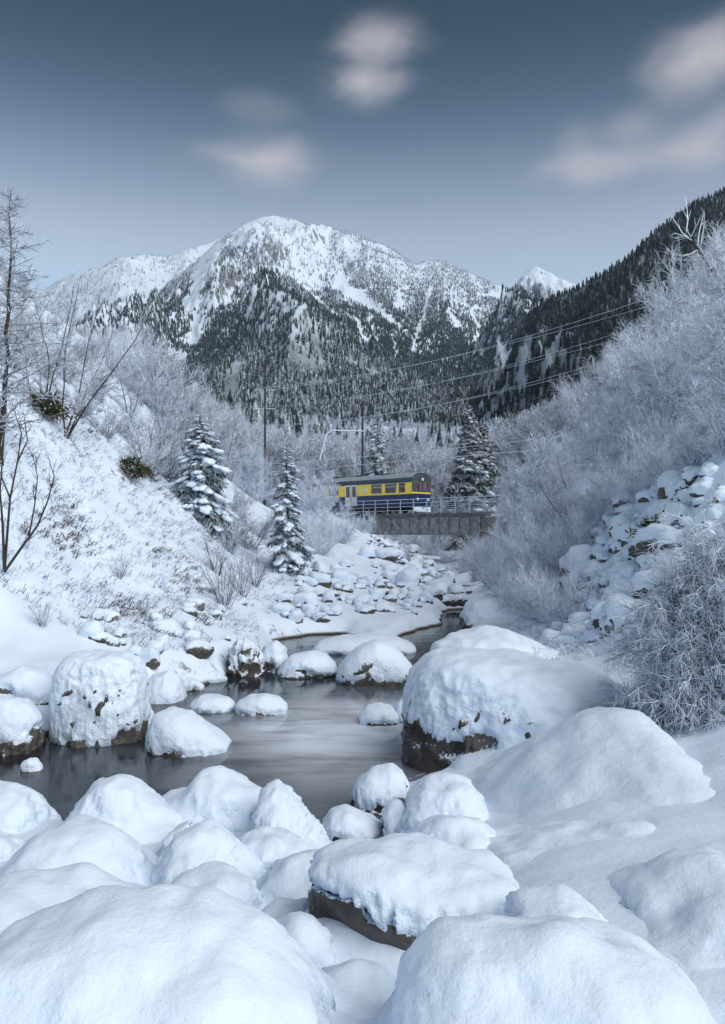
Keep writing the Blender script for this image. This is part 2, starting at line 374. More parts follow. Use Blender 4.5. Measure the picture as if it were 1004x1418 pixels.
def drift(X, Y):
    i = np.clip((Y - _dy[0]) / .04, 0, len(_dy) - 2); j = np.clip((X - _dx[0]) / .04, 0, len(_dx) - 2); i0 = i.astype(int); j0 = j.astype(int); a = i - i0; b = j - j0
    v = _DB[i0, j0] * (1-a) * (1-b) + _DB[i0+1, j0] * a * (1-b) + _DB[i0, j0+1] * (1-a) * b + _DB[i0+1, j0+1] * a * b
    return np.where((X > _dx[1]) & (X < _dx[-2]) & (Y > _dy[1]) & (Y < _dy[-2]), v, -1.0)

# ------------------------------------------------------------------ ground: one sheet from behind the camera to the mountains
CP = []                                              # control points X, Y, Z
def c3(*pts): CP.extend([tuple(p) for p in pts])
def cpx(*pts): CP.extend([tuple(px(u, v, Y)) for (u, v, Y) in pts])
c3((-6,-6,2.4),(0,-6,2.2),(6,-6,2.6),(-3,0,1.2),(0,0,1.1),(3,0,1.4),(-12,2,2.2),(12,2,4.5),
   (-3,3,.8),(0,3,.72),(2.5,3,.9),(-1.5,5,.55),(1.0,5,.84),(2.2,5,.98),(3,5,1.1),(1.7,6.3,.82),(2.6,6.5,.92),(1.5,4.2,.95),(-3,6.5,.36),(-.3,6.6,.25),(1.2,7.2,.46),(3,7.5,.92),(2.2,4,.98),(-8,7,.4),(-14,8,.5),
   (1.4,9.5,.35),(2.6,10.5,.7),(3.6,9.5,.9),(1.4,13,.5),(2.6,13.5,.95),(1.8,16,.5),(2.2,19.5,.5),(3.2,23,.5),(3.9,27,.45),
   (-14,11.5,.9),(-9,12,.7),(-6.5,12.8,.7),(-5,13.2,.7),(-4.6,15.3,.7),(-3.6,17.5,.7),(-3.1,20,.7),(-2.9,24,.6),(-1.5,26,.55),(0.5,26,.45),(1.6,27.5,.5),(3,28,.4),
   (-6,10,.3),(-2,11,.3),(0,12,.3),(-1,18,.3),(1,23,.3))
# left slope
cpx((0,890,14.5),(150,880,16),(250,868,18),(0,800,16),(100,820,18),(200,830,20),(300,840,22),(0,700,18),(100,730,20.5),(200,760,22.5),(290,790,24.5),
    (0,600,20.5),(100,640,23.5),(200,690,27),(280,730,29.5),(0,520,24),(60,540,26),(150,590,30),(240,660,33),(330,760,33),(-120,560,20),(-120,400,26),
    (0,440,34),(80,480,40),(160,540,44),(250,620,50),(320,670,55),(-150,300,40))
# far side of the stream, rubble bank below the railway, embankment
cpx((400,795,31),(430,800,31),(480,800,32),(540,815,33),(600,835,31),(480,760,48),(540,775,48),(600,810,42),(660,820,40),(420,730,60),(470,712,70),(520,745,72),
    (380,712,72),(580,775,66),(640,790,62),(690,800,48),(560,765,80),(640,770,78))
# right bank
cpx((700,868,23),(790,905,16.5),(870,895,14.5),(930,900,12.5),(760,840,22),(840,820,18.5),(900,800,17),(960,800,14.5),(820,760,23),(880,720,20.5),(940,690,18.5),(1000,660,16.5),
    (1000,840,12),(1100,800,12),(1150,600,16),(720,800,34),(760,740,40),(840,680,34),(920,610,32),(1000,560,30),(700,745,66),(760,700,58),(850,640,52),(940,560,52),(1010,480,52),(1150,400,50))
# valley beyond the bridge up to the feet of the mountains
cpx((350,705,100),(440,708,100),(520,720,100),(600,735,100),(660,735,95),(740,690,100),(850,610,100),(1000,450,110),(200,560,90),(60,440,90),(-150,300,100),
    (300,640,180),(450,670,180),(580,690,180),(700,680,180),(850,560,190),(1000,400,200),(120,470,180),(-150,330,200),
    (300,590,420),(450,630,420),(600,640,420),(720,620,420),(860,520,420),(1000,400,420),(100,460,420),(-200,400,420),
    (300,570,900),(450,590,900),(600,600,900),(720,580,900),(860,540,900),(1100,500,900),(100,520,900),(-250,500,900),
    (-300,560,2500),(100,560,2500),(500,570,2500),(900,560,2500),(1400,560,2500),(-300,600,5500),(500,600,5500),(1400,600,5500))
CP = np.array(CP)
def warp(X, Y):
    q = np.maximum(Y, -9.0) + 12.0
    return np.stack([2.4 * X / q, np.log(q)], -1), q
def tps_fit(P, w, lam=2e-3):
    n = len(P); d = np.linalg.norm(P[:, None] - P[None], axis=-1)
    K = np.where(d > 0, d * d * np.log(d + 1e-12), 0) + lam * np.eye(n)
    A = np.zeros((n + 3, n + 3)); A[:n, :n] = K; A[:n, n] = 1; A[:n, n+1:] = P; A[n, :n] = 1; A[n+1:, :n] = P.T
    return np.linalg.solve(A, np.concatenate([w, np.zeros(3)]))
_cp, _q = warp(CP[:, 0], CP[:, 1]); _tw = tps_fit(_cp, (CP[:, 2] - CAMZ) / _q)
def base_h(X, Y):
    sh = np.shape(X); X = np.ravel(X).astype(float); Y = np.ravel(Y).astype(float); out = np.empty_like(X)
    for i in range(0, len(X), 20000):
        P, q = warp(X[i:i+20000], Y[i:i+20000])
        d2 = (P[:, None, 0] - _cp[None, :, 0]) ** 2 + (P[:, None, 1] - _cp[None, :, 1]) ** 2
        K = .5 * d2 * np.log(d2 + 1e-12)
        out[i:i+20000] = (K @ _tw[:-3] + _tw[-3] + P @ _tw[-2:]) * q + CAMZ
    return out.reshape(sh)
RIVER = np.array([(-40,11.2),(-9,11.3),(-5.6,11.9),(-4.4,12.8),(-4.0,15.2),(-3.2,16.5),(-2.7,18.5),(-2.25,20),(-2.5,23.3),(-1.6,24.6),(-.5,24.9),(0,23.6),(1.0,23.4),(1.7,26),(2.6,27.5),(3.3,33),(4.3,33),(3.6,27.2),
                  (2.7,22),(1.7,19.5),(1.15,16),(1.0,13),(.85,10.5),(.7,8.9),(.2,7.7),(-.6,7.5),(-2,8.1),(-3.5,8.5),(-6,8.6),(-40,8.8)])
def river_d(X, Y):
    sh = np.shape(X); x = np.ravel(X); y = np.ravel(Y); d = np.full(x.shape, 1e9); ins = np.zeros(x.shape, bool)
    n = len(RIVER)
    for i in range(n):
        ax, ay = RIVER[i]; bx, by = RIVER[(i + 1) % n]; ex, ey = bx - ax, by - ay
        t = np.clip(((x - ax) * ex + (y - ay) * ey) / (ex * ex + ey * ey), 0, 1)
        d = np.minimum(d, np.hypot(x - ax - t * ex, y - ay - t * ey))
        c = ((ay > y) != (by > y)) & (x < (bx - ax) * (y - ay) / ((by - ay) if by != ay else 1e-9) + ax); ins ^= c
    return np.where(ins, -d, d).reshape(sh)
def ground_h(X, Y, detail=True):
    X = np.asarray(X, float); Y = np.asarray(Y, float)
    z = base_h(X, Y)
    near = 1 - sstep(60, 140, Y)
    if detail:
        z = z + near * (.22 * fbm(X * .35, Y * .35, 1.0, 3) + .10 * fbm(X * 1.3, Y * 1.3, 2.0, 3)) * sstep(.2, 3, np.abs(z) + Y * .04)
        z = z + sstep(90, 300, Y) * np.minimum(Y * .012, 22) * fbm(X / 160, Y / 160, 4.0, 4)
    d = river_d(X, Y) + (.25 * perlin(X * 1.1, Y * 1.1, 8.0) if detail else 0)
    k = np.where(Y < 60, sstep(-.55, .55, d), 1.0)
    z = -0.45 + (z + .45) * k + (1 - k) * .12 * fbm(X * .9, Y * .9, 5.0, 2)
    dr = drift(X, Y); m_ = sstep(-.25, .1, d) * (Y < 9.5)
    return np.where(m_ > 0, z + np.maximum(dr - z, 0) * m_, z)

ys = [-8.0]
while ys[-1] < 5600: ys.append(ys[-1] + (.09 if ys[-1] < 2 else min(.012 * ys[-1] + .012, 1.4) if ys[-1] < 130 else .045 * ys[-1]))
ys = np.array(ys); cs = np.linspace(-1, 1, 420)
GX = (14 + .78 * np.maximum(ys, 0))[:, None] * (.5 * cs + .5 * cs ** 3)[None]; GY = np.repeat(ys[:, None], len(cs), 1)
GZ = ground_h(GX, GY)
g = add('ground', mesh_np('ground', np.stack([GX, GY, GZ], -1).reshape(-1, 3), grid_faces(len(ys), len(cs)), M['ground'], True))
tag(g, 'snow covered ground of the river valley', None, None, 'structure')
def gz(x, y): return float(ground_h(np.array([x]), np.array([y]))[0])

wx = np.linspace(-40, 12, 60); wy = np.linspace(6, 35, 40); WX, WY = np.meshgrid(wx, wy)
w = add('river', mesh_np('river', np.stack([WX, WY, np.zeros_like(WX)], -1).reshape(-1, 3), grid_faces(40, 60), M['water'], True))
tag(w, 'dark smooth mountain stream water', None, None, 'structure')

# ------------------------------------------------------------------ mountains
def m_mountain(name, rock_lo, rock_hi, zline):
    t = NT(name)
    n1 = t.noise(.012, 7, .65); n2 = t.noise(.05, 5, .6); n3 = t.noise(.004, 4)
    st = t.noise(.07, 6, .65, stretch=(1, 1, .35))
    rockiness = t.ramp(t.math('ADD', t.math('SUBTRACT', 1.0, t.nz()), t.math('MULTIPLY', t.math('SUBTRACT', st, .5), 1.7)), rock_lo, rock_hi, 0, .9)
    rc = t.mix(t.ramp(n2, .3, .7), (.05, .05, .055), (.17, .16, .15))
    c = t.mix(rockiness, SNOW, rc)
    low = t.ramp(t.math('ADD', t.pz(), t.math('MULTIPLY', n1, zline * .25)), zline * .75, zline * .32, 0, .4)
    fl = t.ramp(t.math('ADD', t.pz(), t.math('MULTIPLY', n1, zline * .5)), zline * 1.25, zline * .75, 0, .85)    # forest floor and scrub below the tree line
    c = t.mix(fl, c, t.mix(t.ramp(n1, .35, .65), (.035, .045, .052), (.24, .28, .33)))
    c = t.mix(low, c, (.40, .46, .54))                # frosted scrub in the valley bottom, its pale haze mixed into the colour
    b = t.bump(n1, .7, 14.0); b = t.bump(n2, .6, 3.0, b)
    return t.out(c, .8, b, .1)
def crest_mountain(name, crest, Yc, Yfoot, vfoot, pw, amp, wl, mat, seed, smin, smax, ns=420, nr=210, fine=1.0):
    cu = np.array([p[0] for p in crest], float); cv = np.array([p[1] for p in crest], float)
    s = np.linspace(smin, smax, ns); u = CU + s * F
    v = np.interp(u, cu, cv); v = np.convolve(np.pad(v, 2, 'edge'), [.15, .22, .26, .22, .15], 'valid')
    yc = Yc * (1 + .10 * perlin(s * 5, 0, seed)); yf = Yfoot * (1 + .12 * perlin(s * 6, 3, seed))
    zc = CAMZ + (HOR - v) / F * yc; zf = CAMZ + (HOR - vfoot) / F * yf
    t = np.concatenate([np.linspace(0, 1, nr), np.linspace(1, 1.35, nr // 5 + 1)[1:]])
    Y = yf[None] + (yc - yf)[None] * t[:, None]; X = s[None] * Y
    front = np.clip(t, 0, 1)[:, None]; back = np.clip(t - 1, 0, 1)[:, None]
    z = zf[None] + (zc - zf)[None] * (front ** pw) - back * (yc - yf)[None] * .75
    win = (np.sin(np.pi * np.clip(front, 0, 1)) ** .85) * (1 - .0 * front)
    wxp = X + wl * .35 * fbm(X / wl * .6, Y / wl * .6, seed + 2, 3); wyp = Y * .55
    rg = ridged(wxp / wl, wyp / wl, seed, 6, .58) - .75
    z = z + amp * (rg - .25) * win + amp * .10 * fine * (ridged(X / wl * 5, Y / wl * 3, seed + 9, 3) - .5) * (win + .12)
    z = np.where(t[:, None] <= 0, zf[None] - 40, z)
    me = mesh_np(name, np.stack([X, Y, z], -1).reshape(-1, 3), grid_faces(len(t), ns), mat, True)
    o = add(name, me); return o, (X, Y, z, t)

CR_A = [(-60,640),(60,560),(100,520),(150,470),(180,440),(220,405),(260,372),(300,336),(335,312),(360,301),(380,298),(410,304),(440,318),(470,322),(500,330),(530,340),
        (555,354),(575,366),(600,360),(625,365),(650,378),(680,392),(710,402),(735,414),(770,450),(830,520),(900,580)]
CR_B = [(-300,420),(-100,432),(0,424),(60,402),(85,386),(110,376),(140,371),(165,357),(200,352),(235,356),(260,344),(285,338),(320,322),(350,330),(420,360),(520,420)]
CR_C = [(600,470),(690,412),(712,396),(724,380),(735,371),(743,368),(752,374),(762,377),(775,386),(790,391),(815,402),(900,450),(1000,500)]
CR_D = [(640,620),(680,560),(705,500),(725,450),(745,424),(765,412),(800,400),(850,372),(880,350),(905,325),(930,306),(960,286),(1004,266),(1060,236),(1150,190),(1300,120)]
mA = m_mountain('mountain_slope', .55, .85, 420.0)
mB = m_mountain('ridge_slope', .50, .80, 380.0)
mC = m_mountain('bare_peak', .48, .85, 60.0)
mD = m_mountain('dark_forest_slope', .30, .55, 900.0)
A, gA = crest_mountain('mountain', CR_A, 2900, 950, 590, 1.08, 150, 520, mA, 21.3, -.52, .40, 440, 220)
tag(A, 'forested snowy mountain with bright white bald summit', None, None, 'structure')
B, gB = crest_mountain('back_ridge_mountain', CR_B, 3700, 2300, 560, 1.0, 110, 460, mB, 33.1, -.75, .06, 360, 120)
tag(B, 'sunlit snowy ridge behind the main mountain', None, None, 'structure')
C, gC = crest_mountain('snow_peak_mountain', CR_C, 5200, 4200, 520, 1.15, 150, 330, mC, 5.7, .08, .46, 300, 120, 2.0)
tag(C, 'small bright snow peak in the gap', None, None, 'structure')
D, gD = crest_mountain('dark_slope_mountain', CR_D, 1250, 640, 668, 1.15, 70, 240, mD, 47.9, .13, .72, 420, 180)
tag(D, 'steep dark forested slope with pale cliffs', None, None, 'structure')

# ------------------------------------------------------------------ far forests (one mass each, instanced spruces)
def far_spruce(name, seed, mat, tiers=5, k=6):
    r = np.random.RandomState(seed); V = []; Fc = []
    for i in range(tiers):
        z0 = .08 + .9 * i / tiers * .96; z1 = min(1.0, z0 + 1.55 / tiers); rad = .17 * (1 - z0) ** .8 + .015
        b = len(V)
        for j in range(k * 2):
            a = 2 * math.pi * j / (k * 2) + r.uniform(-.15, .15) + i
            q = rad * (r.uniform(.85, 1.25) if j % 2 == 0 else r.uniform(.45, .7))
            V.append((q * math.cos(a), q * math.sin(a), z0 + (-.025 if j % 2 == 0 else .02)))
        V.append((0, 0, z1))
        for j in range(k * 2): Fc.append((b + j, b + (j + 1) % (k * 2), b + k * 2))
    return mesh_np(name, V, Fc, mat)
def m_farspruce(name, dark, snowmax, z0, z1):
    t = NT(name); rn = t.rand()
    hi = t.math('ADD', t.ramp(t.pz(), z0, z1), t.ramp(t.pz(), z0 * 1.25, z0 * .45, 0, .5))  # snowier high up; the frost low down also stands in for valley haze
    n = t.noise(.25, 3, .6)
    cover = t.math('ADD', t.math('MULTIPLY', hi, .55), t.math('MULTIPLY', t.math('SUBTRACT', rn, .5), .5))
    f = t.ramp(t.math('ADD', t.math('ADD', t.nz(True), cover), t.math('MULTIPLY', t.math('SUBTRACT', n, .5), 1.2)), .30, .95, 0, snowmax)
    c = t.mix(f, t.mix(rn, dark, tuple(x * 1.9 for x in dark)), SNOW)
    return t.out(c, .8, None, .1)
def gn_scatter(name, pts, scl, protos, width=1.0, label='', seed=0, mat_ob=None):
    me = bpy.data.meshes.new(name); me.vertices.add(len(pts)); me.vertices.foreach_set('co', np.asarray(pts, np.float32).ravel())
    for nm, arr in (('scl', scl), ('rot', np.random.RandomState(seed).uniform(0, 6.28, len(pts)))):
        a = me.attributes.new(nm, 'FLOAT', 'POINT'); a.data.foreach_set('value', np.asarray(arr, np.float32))
    a = me.attributes.new('pick', 'INT', 'POINT'); a.data.foreach_set('value', np.random.RandomState(seed + 1).randint(0, len(protos), len(pts)).astype(np.int32))
    o = add(name, me)
    ng = bpy.data.node_groups.new(name + '_scatter', 'GeometryNodeTree')
    ng.interface.new_socket('Geometry', in_out='INPUT', socket_type='NodeSocketGeometry')
    ng.interface.new_socket('Geometry', in_out='OUTPUT', socket_type='NodeSocketGeometry')
    N, L = ng.nodes, ng.links
    gi, go = N.new('NodeGroupInput'), N.new('NodeGroupOutput')
    m2p = N.new('GeometryNodeMeshToPoints'); L.new(gi.outputs[0], m2p.inputs['Mesh'])
    def attr(nm, ty):
        n = N.new('GeometryNodeInputNamedAttribute'); n.data_type = ty; n.inputs['Name'].default_value = nm
        return [x for x in n.outputs if x.enabled][0]
    iop = N.new('GeometryNodeInstanceOnPoints'); L.new(m2p.outputs[0], iop.inputs['Points'])
    g2i = N.new('GeometryNodeGeometryToInstance')
    for p in reversed(protos):
        oi = N.new('GeometryNodeObjectInfo'); oi.inputs['Object'].default_value = p; oi.inputs['As Instance'].default_value = True
        L.new(oi.outputs['Geometry'], g2i.inputs[0])
    L.new(g2i.outputs[0], iop.inputs['Instance']); iop.inputs['Pick Instance'].default_value = True
    L.new(attr('pick', 'INT'), iop.inputs['Instance Index'])
    cr = N.new('ShaderNodeCombineXYZ'); L.new(attr('rot', 'FLOAT'), cr.inputs[2]); L.new(cr.outputs[0], iop.inputs['Rotation'])
    sv = N.new('ShaderNodeCombineXYZ'); sa = attr('scl', 'FLOAT')
    mw = N.new('ShaderNodeMath'); mw.operation = 'MULTIPLY'; mw.inputs[1].default_value = width; L.new(sa, mw.inputs[0])
    L.new(mw.outputs[0], sv.inputs[0]); L.new(mw.outputs[0], sv.inputs[1]); L.new(sa, sv.inputs[2]); L.new(sv.outputs[0], iop.inputs['Scale'])
    L.new(iop.outputs[0], go.inputs[0])
    md = o.modifiers.new('scatter', 'NODES'); md.node_group = ng
    tag(o, label, 'forest', None, 'stuff')
    return o
def proto(me): return bpy.data.objects.new(me.name, me)      # used by the scatter only, not linked to the scene

def sample_surface(G, n, seed, tmax=1.02):
    X, Y, Z, t = G; r = np.random.RandomState(seed)
    nr, nc = X.shape; k = np.searchsorted(t, tmax)
    A_ = (X[:-1, 1:] - X[:-1, :-1])[:k] * (Y[1:, :-1] - Y[:-1, :-1])[:k]
    p = A_.ravel() / A_.sum(); idx = r.choice(len(p), n, p=p); i, j = idx // (nc - 1), idx % (nc - 1)
    a, b = r.rand(n), r.rand(n)
    def L(Q): return (Q[i, j] * (1-a) * (1-b) + Q[i, j+1] * a * (1-b) + Q[i+1, j] * (1-a) * b + Q[i+1, j+1] * a * b)
    x, y, z = L(X), L(Y), L(Z)
    sl = np.hypot((Z[i, j+1] - Z[i, j]) / np.maximum(X[i, j+1] - X[i, j], 1), (Z[i+1, j] - Z[i, j]) / np.maximum(Y[i+1, j] - Y[i, j], 1))
    return np.stack([x, y, z], -1), t[i] + b * (t[1] - t[0]), sl
def seg_d(u, v, line):
    d = np.full(u.shape, 1e9)
    for (a, b, w1), (c, e, w2) in zip(line[:-1], line[1:]):
        ex, ey = c - a, e - b; t = np.clip(((u - a) * ex + (v - b) * ey) / (ex * ex + ey * ey), 0, 1)
        d = np.minimum(d, np.hypot(u - a - t * ex, v - b - t * ey) / (w1 + (w2 - w1) * t))
    return d
# open snow strips running down the mountainside, traced from the photograph onto the slope
GULLY = [[(596,398,3),(590,430,4),(578,462,6),(570,486,8)], [(655,425,3),(662,450,5),(660,470,4),(667,495,4)], [(470,392,14),(505,418,12),(540,442,9),(556,458,5)],
         [(484,436,4),(500,456,6),(506,478,5)], [(545,474,3),(550,505,4)], [(620,430,5),(636,455,6)], [(480,500,4),(520,522,8)], [(330,390,10),(300,420,14),(262,420,16)],
         [(352,400,5),(345,440,7)], [(232,490,8),(252,492,9)], [(250,530,5),(246,556,6)], [(300,350,12),(270,400,14)], [(440,480,3),(446,505,4)], [(665,408,5),(710,410,6)],
         [(560,395,4),(548,425,6)], [(690,470,6),(705,500,9)], [(420,400,3),(470,440,5)]]
SUMMIT = [[(335,318,16),(380,312,24),(420,330,28),(440,362,26),(470,392,14)], [(470,330,8),(490,352,12)], [(400,372,14),(440,400,10)], [(300,345,10),(285,372,16)]]
mfA = m_farspruce('mountain_spruce', (.024, .036, .040), .85, 420, 950)
mfD = m_farspruce('dark_spruce', (.010, .015, .016), .35, 100, 1500)
protoA = [proto(far_spruce('spruce_far', 50 + i, mfA, 4, 5)) for i in range(3)]
protoD = [proto(far_spruce('spruce_mid', 60 + i, mfD, 6, 6)) for i in range(3)]
def forest(name, G, n, seed, hmin, hmax, protos, label, dens, width=1.0):
    P, t, sl = sample_surface(G, n, seed)
    u = CU + F * P[:, 0] / P[:, 1]; v = HOR - F * (P[:, 2] - CAMZ) / P[:, 1]
    keep = np.random.RandomState(seed + 5).rand(n) < dens(P, u, v, t, sl)
    P = P[keep]; P[:, 2] -= .6
    h = np.random.RandomState(seed + 6).uniform(hmin, hmax, len(P)) * (1 - .35 * sstep(.6, 1, t[keep]))
    return gn_scatter(name, P, h, protos, width, label, seed)
def densA(P, u, v, t, sl):
    d = .95 + .42 * fbm(P[:, 0] / 240, P[:, 1] / 240, 3.0, 4) + .95 * fbm(P[:, 0] / 55, P[:, 1] / 330, 6.0, 3)
    u = u + 7 * perlin(P[:, 0] / 45, P[:, 1] / 45, 5.0) + 3 * perlin(P[:, 0] / 18, P[:, 1] / 18, 7.0); v = v + 5 * perlin(P[:, 0] / 45, P[:, 1] / 45, 9.0)
    wob = 1 + .6 * perlin(P[:, 0] / 60, P[:, 1] / 60, 1.0)
    for l in GULLY: d = d * sstep(.35, 1.0, seg_d(u, v, l) * wob)
    for l in SUMMIT: d = d * (.10 + .90 * sstep(.6, 1.5, seg_d(u, v, l) * wob))
    d = d * (1 - .45 * sstep(.72, .95, t))
    return np.clip(d, .0, 1)
fa = forest('mountain_forest', gA, 260000, 100, 6.5, 15, protoA, 'snow dusted spruce forest covering the main mountain', densA)
def densB(P, u, v, t, sl):
    return np.clip(.25 + .9 * fbm(P[:, 0] / 200, P[:, 1] / 200, 7.0, 4) + .1, 0, 1)
fb = forest('ridge_forest', gB, 30000, 120, 12, 20, protoA, 'patchy spruce forest on the sunlit back ridge', densB)
CLIFF = [[(775,470,7),(762,500,8),(755,520,5)], [(735,470,6),(725,505,8)], [(700,500,8),(690,525,10)]]
def densD(P, u, v, t, sl):
    d = .9 + .35 * fbm(P[:, 0] / 70, P[:, 1] / 70, 2.0, 3)
    wob = 1 + .6 * perlin(P[:, 0] / 18, P[:, 1] / 18, 1.0)
    for l in CLIFF: d = d * sstep(.6, 1.4, seg_d(u, v, l) * wob)
    return np.clip(d, 0, 1)
fd = forest('dark_slope_forest', gD, 30000, 140, 10, 20, protoD, 'dense dark spruce forest on the steep slope', densD, 1.15)
def densC(P, u, v, t, sl): return np.zeros(len(P))

# ------------------------------------------------------------------ railway: track runs at 45 degrees, towards the right and the camera
TRK = (5.35, 75.0); TDIR = (math.sqrt(.5), -math.sqrt(.5)); TROT = -math.pi / 4
DECK, RAILZ = 4.62, 4.95
M['steel_dark'] = simple('weathered_girder_steel', (.27, .27, .285), .8, 0, .4, 3.0)
M['deck'] = simple('deck_edge_steel', (.10, .10, .11), .6, 0, .4, 2.0, .9)
M['rail_paint'] = simple('railing_galvanised_steel', (.42, .45, .50), .5, .2, .2, 5.0, .9)
M['concrete'] = simple('abutment_concrete', (.16, .15, .145), .85, 0, .45, 1.3, .9)
M['sleeper'] = simple('sleeper_wood', (.07, .055, .045), .85, 0, .4, 6.0, .9)
M['yellow'] = simple('train_yellow_paint', (.88, .64, .05), .38, 0, .10, 2.0)
M['blue'] = simple('train_blue_paint', (.010, .032, .11), .35, 0, .25, 2.0)
M['roof'] = simple('train_roof_grey', (.055, .07, .08), .6, 0, .25, 2.0, .35)
M['under'] = simple('train_underframe', (.02, .02, .022), .7, 0, .4, 4.0)
M['alu'] = simple('train_window_frame', (.55, .56, .55), .35, .6, .1, 5.0)
M['cream'] = simple('train_cream_panel', (.70, .62, .40), .4, 0, .2, 9.0)
M['lamp'] = simple('headlight_glass', (.75, .76, .72), .15, 0, .05, 5.0)
def m_glass():
    t = NT('train_window_glass'); n = t.noise(2.5, 3)
    return t.out(t.mix(t.ramp(n, .35, .65), (.045, .028, .028), (.15, .10, .095)), .08, None, .6)
M['glass'] = m_glass()
M['pole'] = simple('mast_dark_steel', (.03, .034, .042), .6, .3, .3, 3.0)
M['arm'] = m_twig('frosted_steel_arm', (.25, .27, .30), -.9, -.1)
M['wire'] = m_twig('frosted_cable', (.40, .43, .48), -1.2, -.2)

br = empty('railway_bridge', (TRK[0], TRK[1], 0), TROT)
tag(br, 'steel plate girder railway bridge with thin handrails over the stream', 'bridge')
X0, X1 = -8.6, 8.2
for yy in (-1.45, 1.25):
    gd = MB().box(X0, X1, yy, yy + .2, 3.02, 4.42).build('girder', M['steel_dark'], br)
    MB().box(X0, X1, yy - .14, yy + .34, 4.422, 4.50).build('top_flange', M['steel_dark'], gd)
    MB().box(X0, X1, yy - .14, yy + .34, 2.95, 3.018).build('bottom_flange', M['steel_dark'], gd)
    for k in range(15):
        x = X0 + .5 + k * (X1 - X0 - 1.0) / 14
        side = -1 if yy < 0 else 1
        y0 = yy - .115 if side < 0 else yy + .202
        MB().box(x - .035, x + .035, y0, y0 + .113, 3.02, 4.42).build('stiffener', M['steel_dark'], gd)
MB().box(X0 - .4, X1 + .4, -2.0, 2.0, 4.505, DECK + .06).build('deck', M['deck'], br, .03)
MB().box(X0 - .4, X1 + .4, -2.04, -1.86, 4.682, 4.80).build('kerb_beam', M['deck'], br)
MB().box(X0 - .4, X1 + .4, 1.86, 2.04, 4.682, 4.80).build('kerb_beam', M['deck'], br)
for sgn in (-1, 1):
    rl = empty('handrail'); rl.parent = br
    for z in (5.12, 5.45, 5.78, 6.1):
        MB().tube([(X0 - .3, sgn * 1.95, z), (X1 + 6.5, sgn * 1.95, z)], .028 if z < 6 else .036, 6).build('rail_bar', M['rail_paint'], rl)
    for k in range(16):
        x = X0 + k * (X1 + 6.5 - X0) / 15
        MB().box(x - .035, x + .035, sgn * 1.95 - .03 * 1, sgn * 1.95 + .03, 4.70, 6.12).build('post', M['rail_paint'], rl)
for xx, wd in ((X0 - 1.6, 1.75), (X1 - .1, 1.9)):
    MB().poly([(xx,-2.1,-1.5),(xx+wd,-2.1,-1.5),(xx+wd,2.1,-1.5),(xx,2.1,-1.5),(xx+.12,-1.95,4.48),(xx+wd-.08,-1.95,4.48),(xx+wd-.08,1.95,4.48),(xx+.12,1.95,4.48)],
              [(0,3,2,1),(4,5,6,7),(0,1,5,4),(1,2,6,5),(2,3,7,6),(3,0,4,7)]).build('abutment', M['concrete'], br, .05)

tr = empty('railway_track', (TRK[0], TRK[1], 0), TROT)
tag(tr, 'metre gauge railway track lying on the bridge deck and embankment', 'track')
MB().prism([(-1.7, 4.0), (-1.25, 4.685), (1.25, 4.685), (1.7, 4.0)], -60, X0 - .45).build('ballast', M['ground'], tr)
MB().prism([(-1.7, 4.0), (-1.25, 4.685), (1.25, 4.685), (1.7, 4.0)], X1 + .45, 40).build('ballast', M['ground'], tr)
for k in range(46): MB().box(-22 + k * .66, -22 + k * .66 + .22, -.9, .9, 4.69, 4.81).build('sleeper', M['sleeper'], tr)
for yy in (-.5, .5): MB().box(-60, 40, yy - .03, yy + .03, 4.812, RAILZ).build('rail', M['steel_dark'], tr)

# railcar: local x along the track, front at x = 0 facing the camera side, near side is y = -1.33
tn = empty('railcar', (TRK[0], TRK[1], RAILZ), TROT)
tag(tn, 'yellow and dark blue electric railcar crossing the bridge', 'train')
Lc, Wc = 17.0, 1.33
FR = [(0.0, 0.0), (-.10, .0)]
def body_prof(z0, z1, w0, w1): return [(-w0, z0), (w0, z0), (w1, z1), (-w1, z1)]
lower = MB().prism(body_prof(.62, 1.66, 1.30, 1.33), -Lc, -.06).build('lower_body', M['blue'], tn, .04)
upper = MB().prism(body_prof(1.663, 2.86, 1.33, 1.29), -Lc, -.06).build('upper_body', M['yellow'], tn, .04)
MB().prism([(-1.345, 2.862), (1.345, 2.862), (1.30, 3.16), (1.02, 3.44), (.45, 3.62), (-.45, 3.62), (-1.02, 3.44), (-1.30, 3.16)], -Lc - .05, .02).build('roof', M['roof'], tn, .03)
MB().box(-Lc, -.02, -1.338, -1.30, 2.74, 2.86).build('gutter', M['blue'], upper)
for x0, x1 in ((-1.6, -.8), (-3.3, -1.9), (-5.1, -3.7), (-10.9, -9.5), (-12.7, -11.3), (-14.5, -13.1)):
    wd = MB().box(x0, x1, -1.345, -1.29, 1.80, 2.72).build('window', M['alu'], upper, .015)
    MB().box(x0 + .035, x1 - .035, -1.352, -1.30, 1.84, 2.68).build('pane', M['glass'], wd)
    MB().box(x0 + .04, x1 - .04, -1.357, -1.31, 2.38, 2.41).build('sash_bar', M['alu'], wd)
for x0 in (-7.75, -8.6):
    dr = MB().box(x0, x0 + .8, -1.362, -1.28, .75, 2.76).build('door', M['alu'], tn, .02)
    MB().box(x0 + .16, x0 + .64, -1.372, -1.30, 1.6, 2.6).build('door_window', M['glass'], dr)
    MB().tube([(x0 + .73, -1.385, 1.2), (x0 + .73, -1.385, 1.9)], .02).build('handle', M['alu'], dr)
MB().box(-6.45, -5.55, -1.343, -1.30, 1.98, 2.42).build('side_panel', M['cream'], upper)
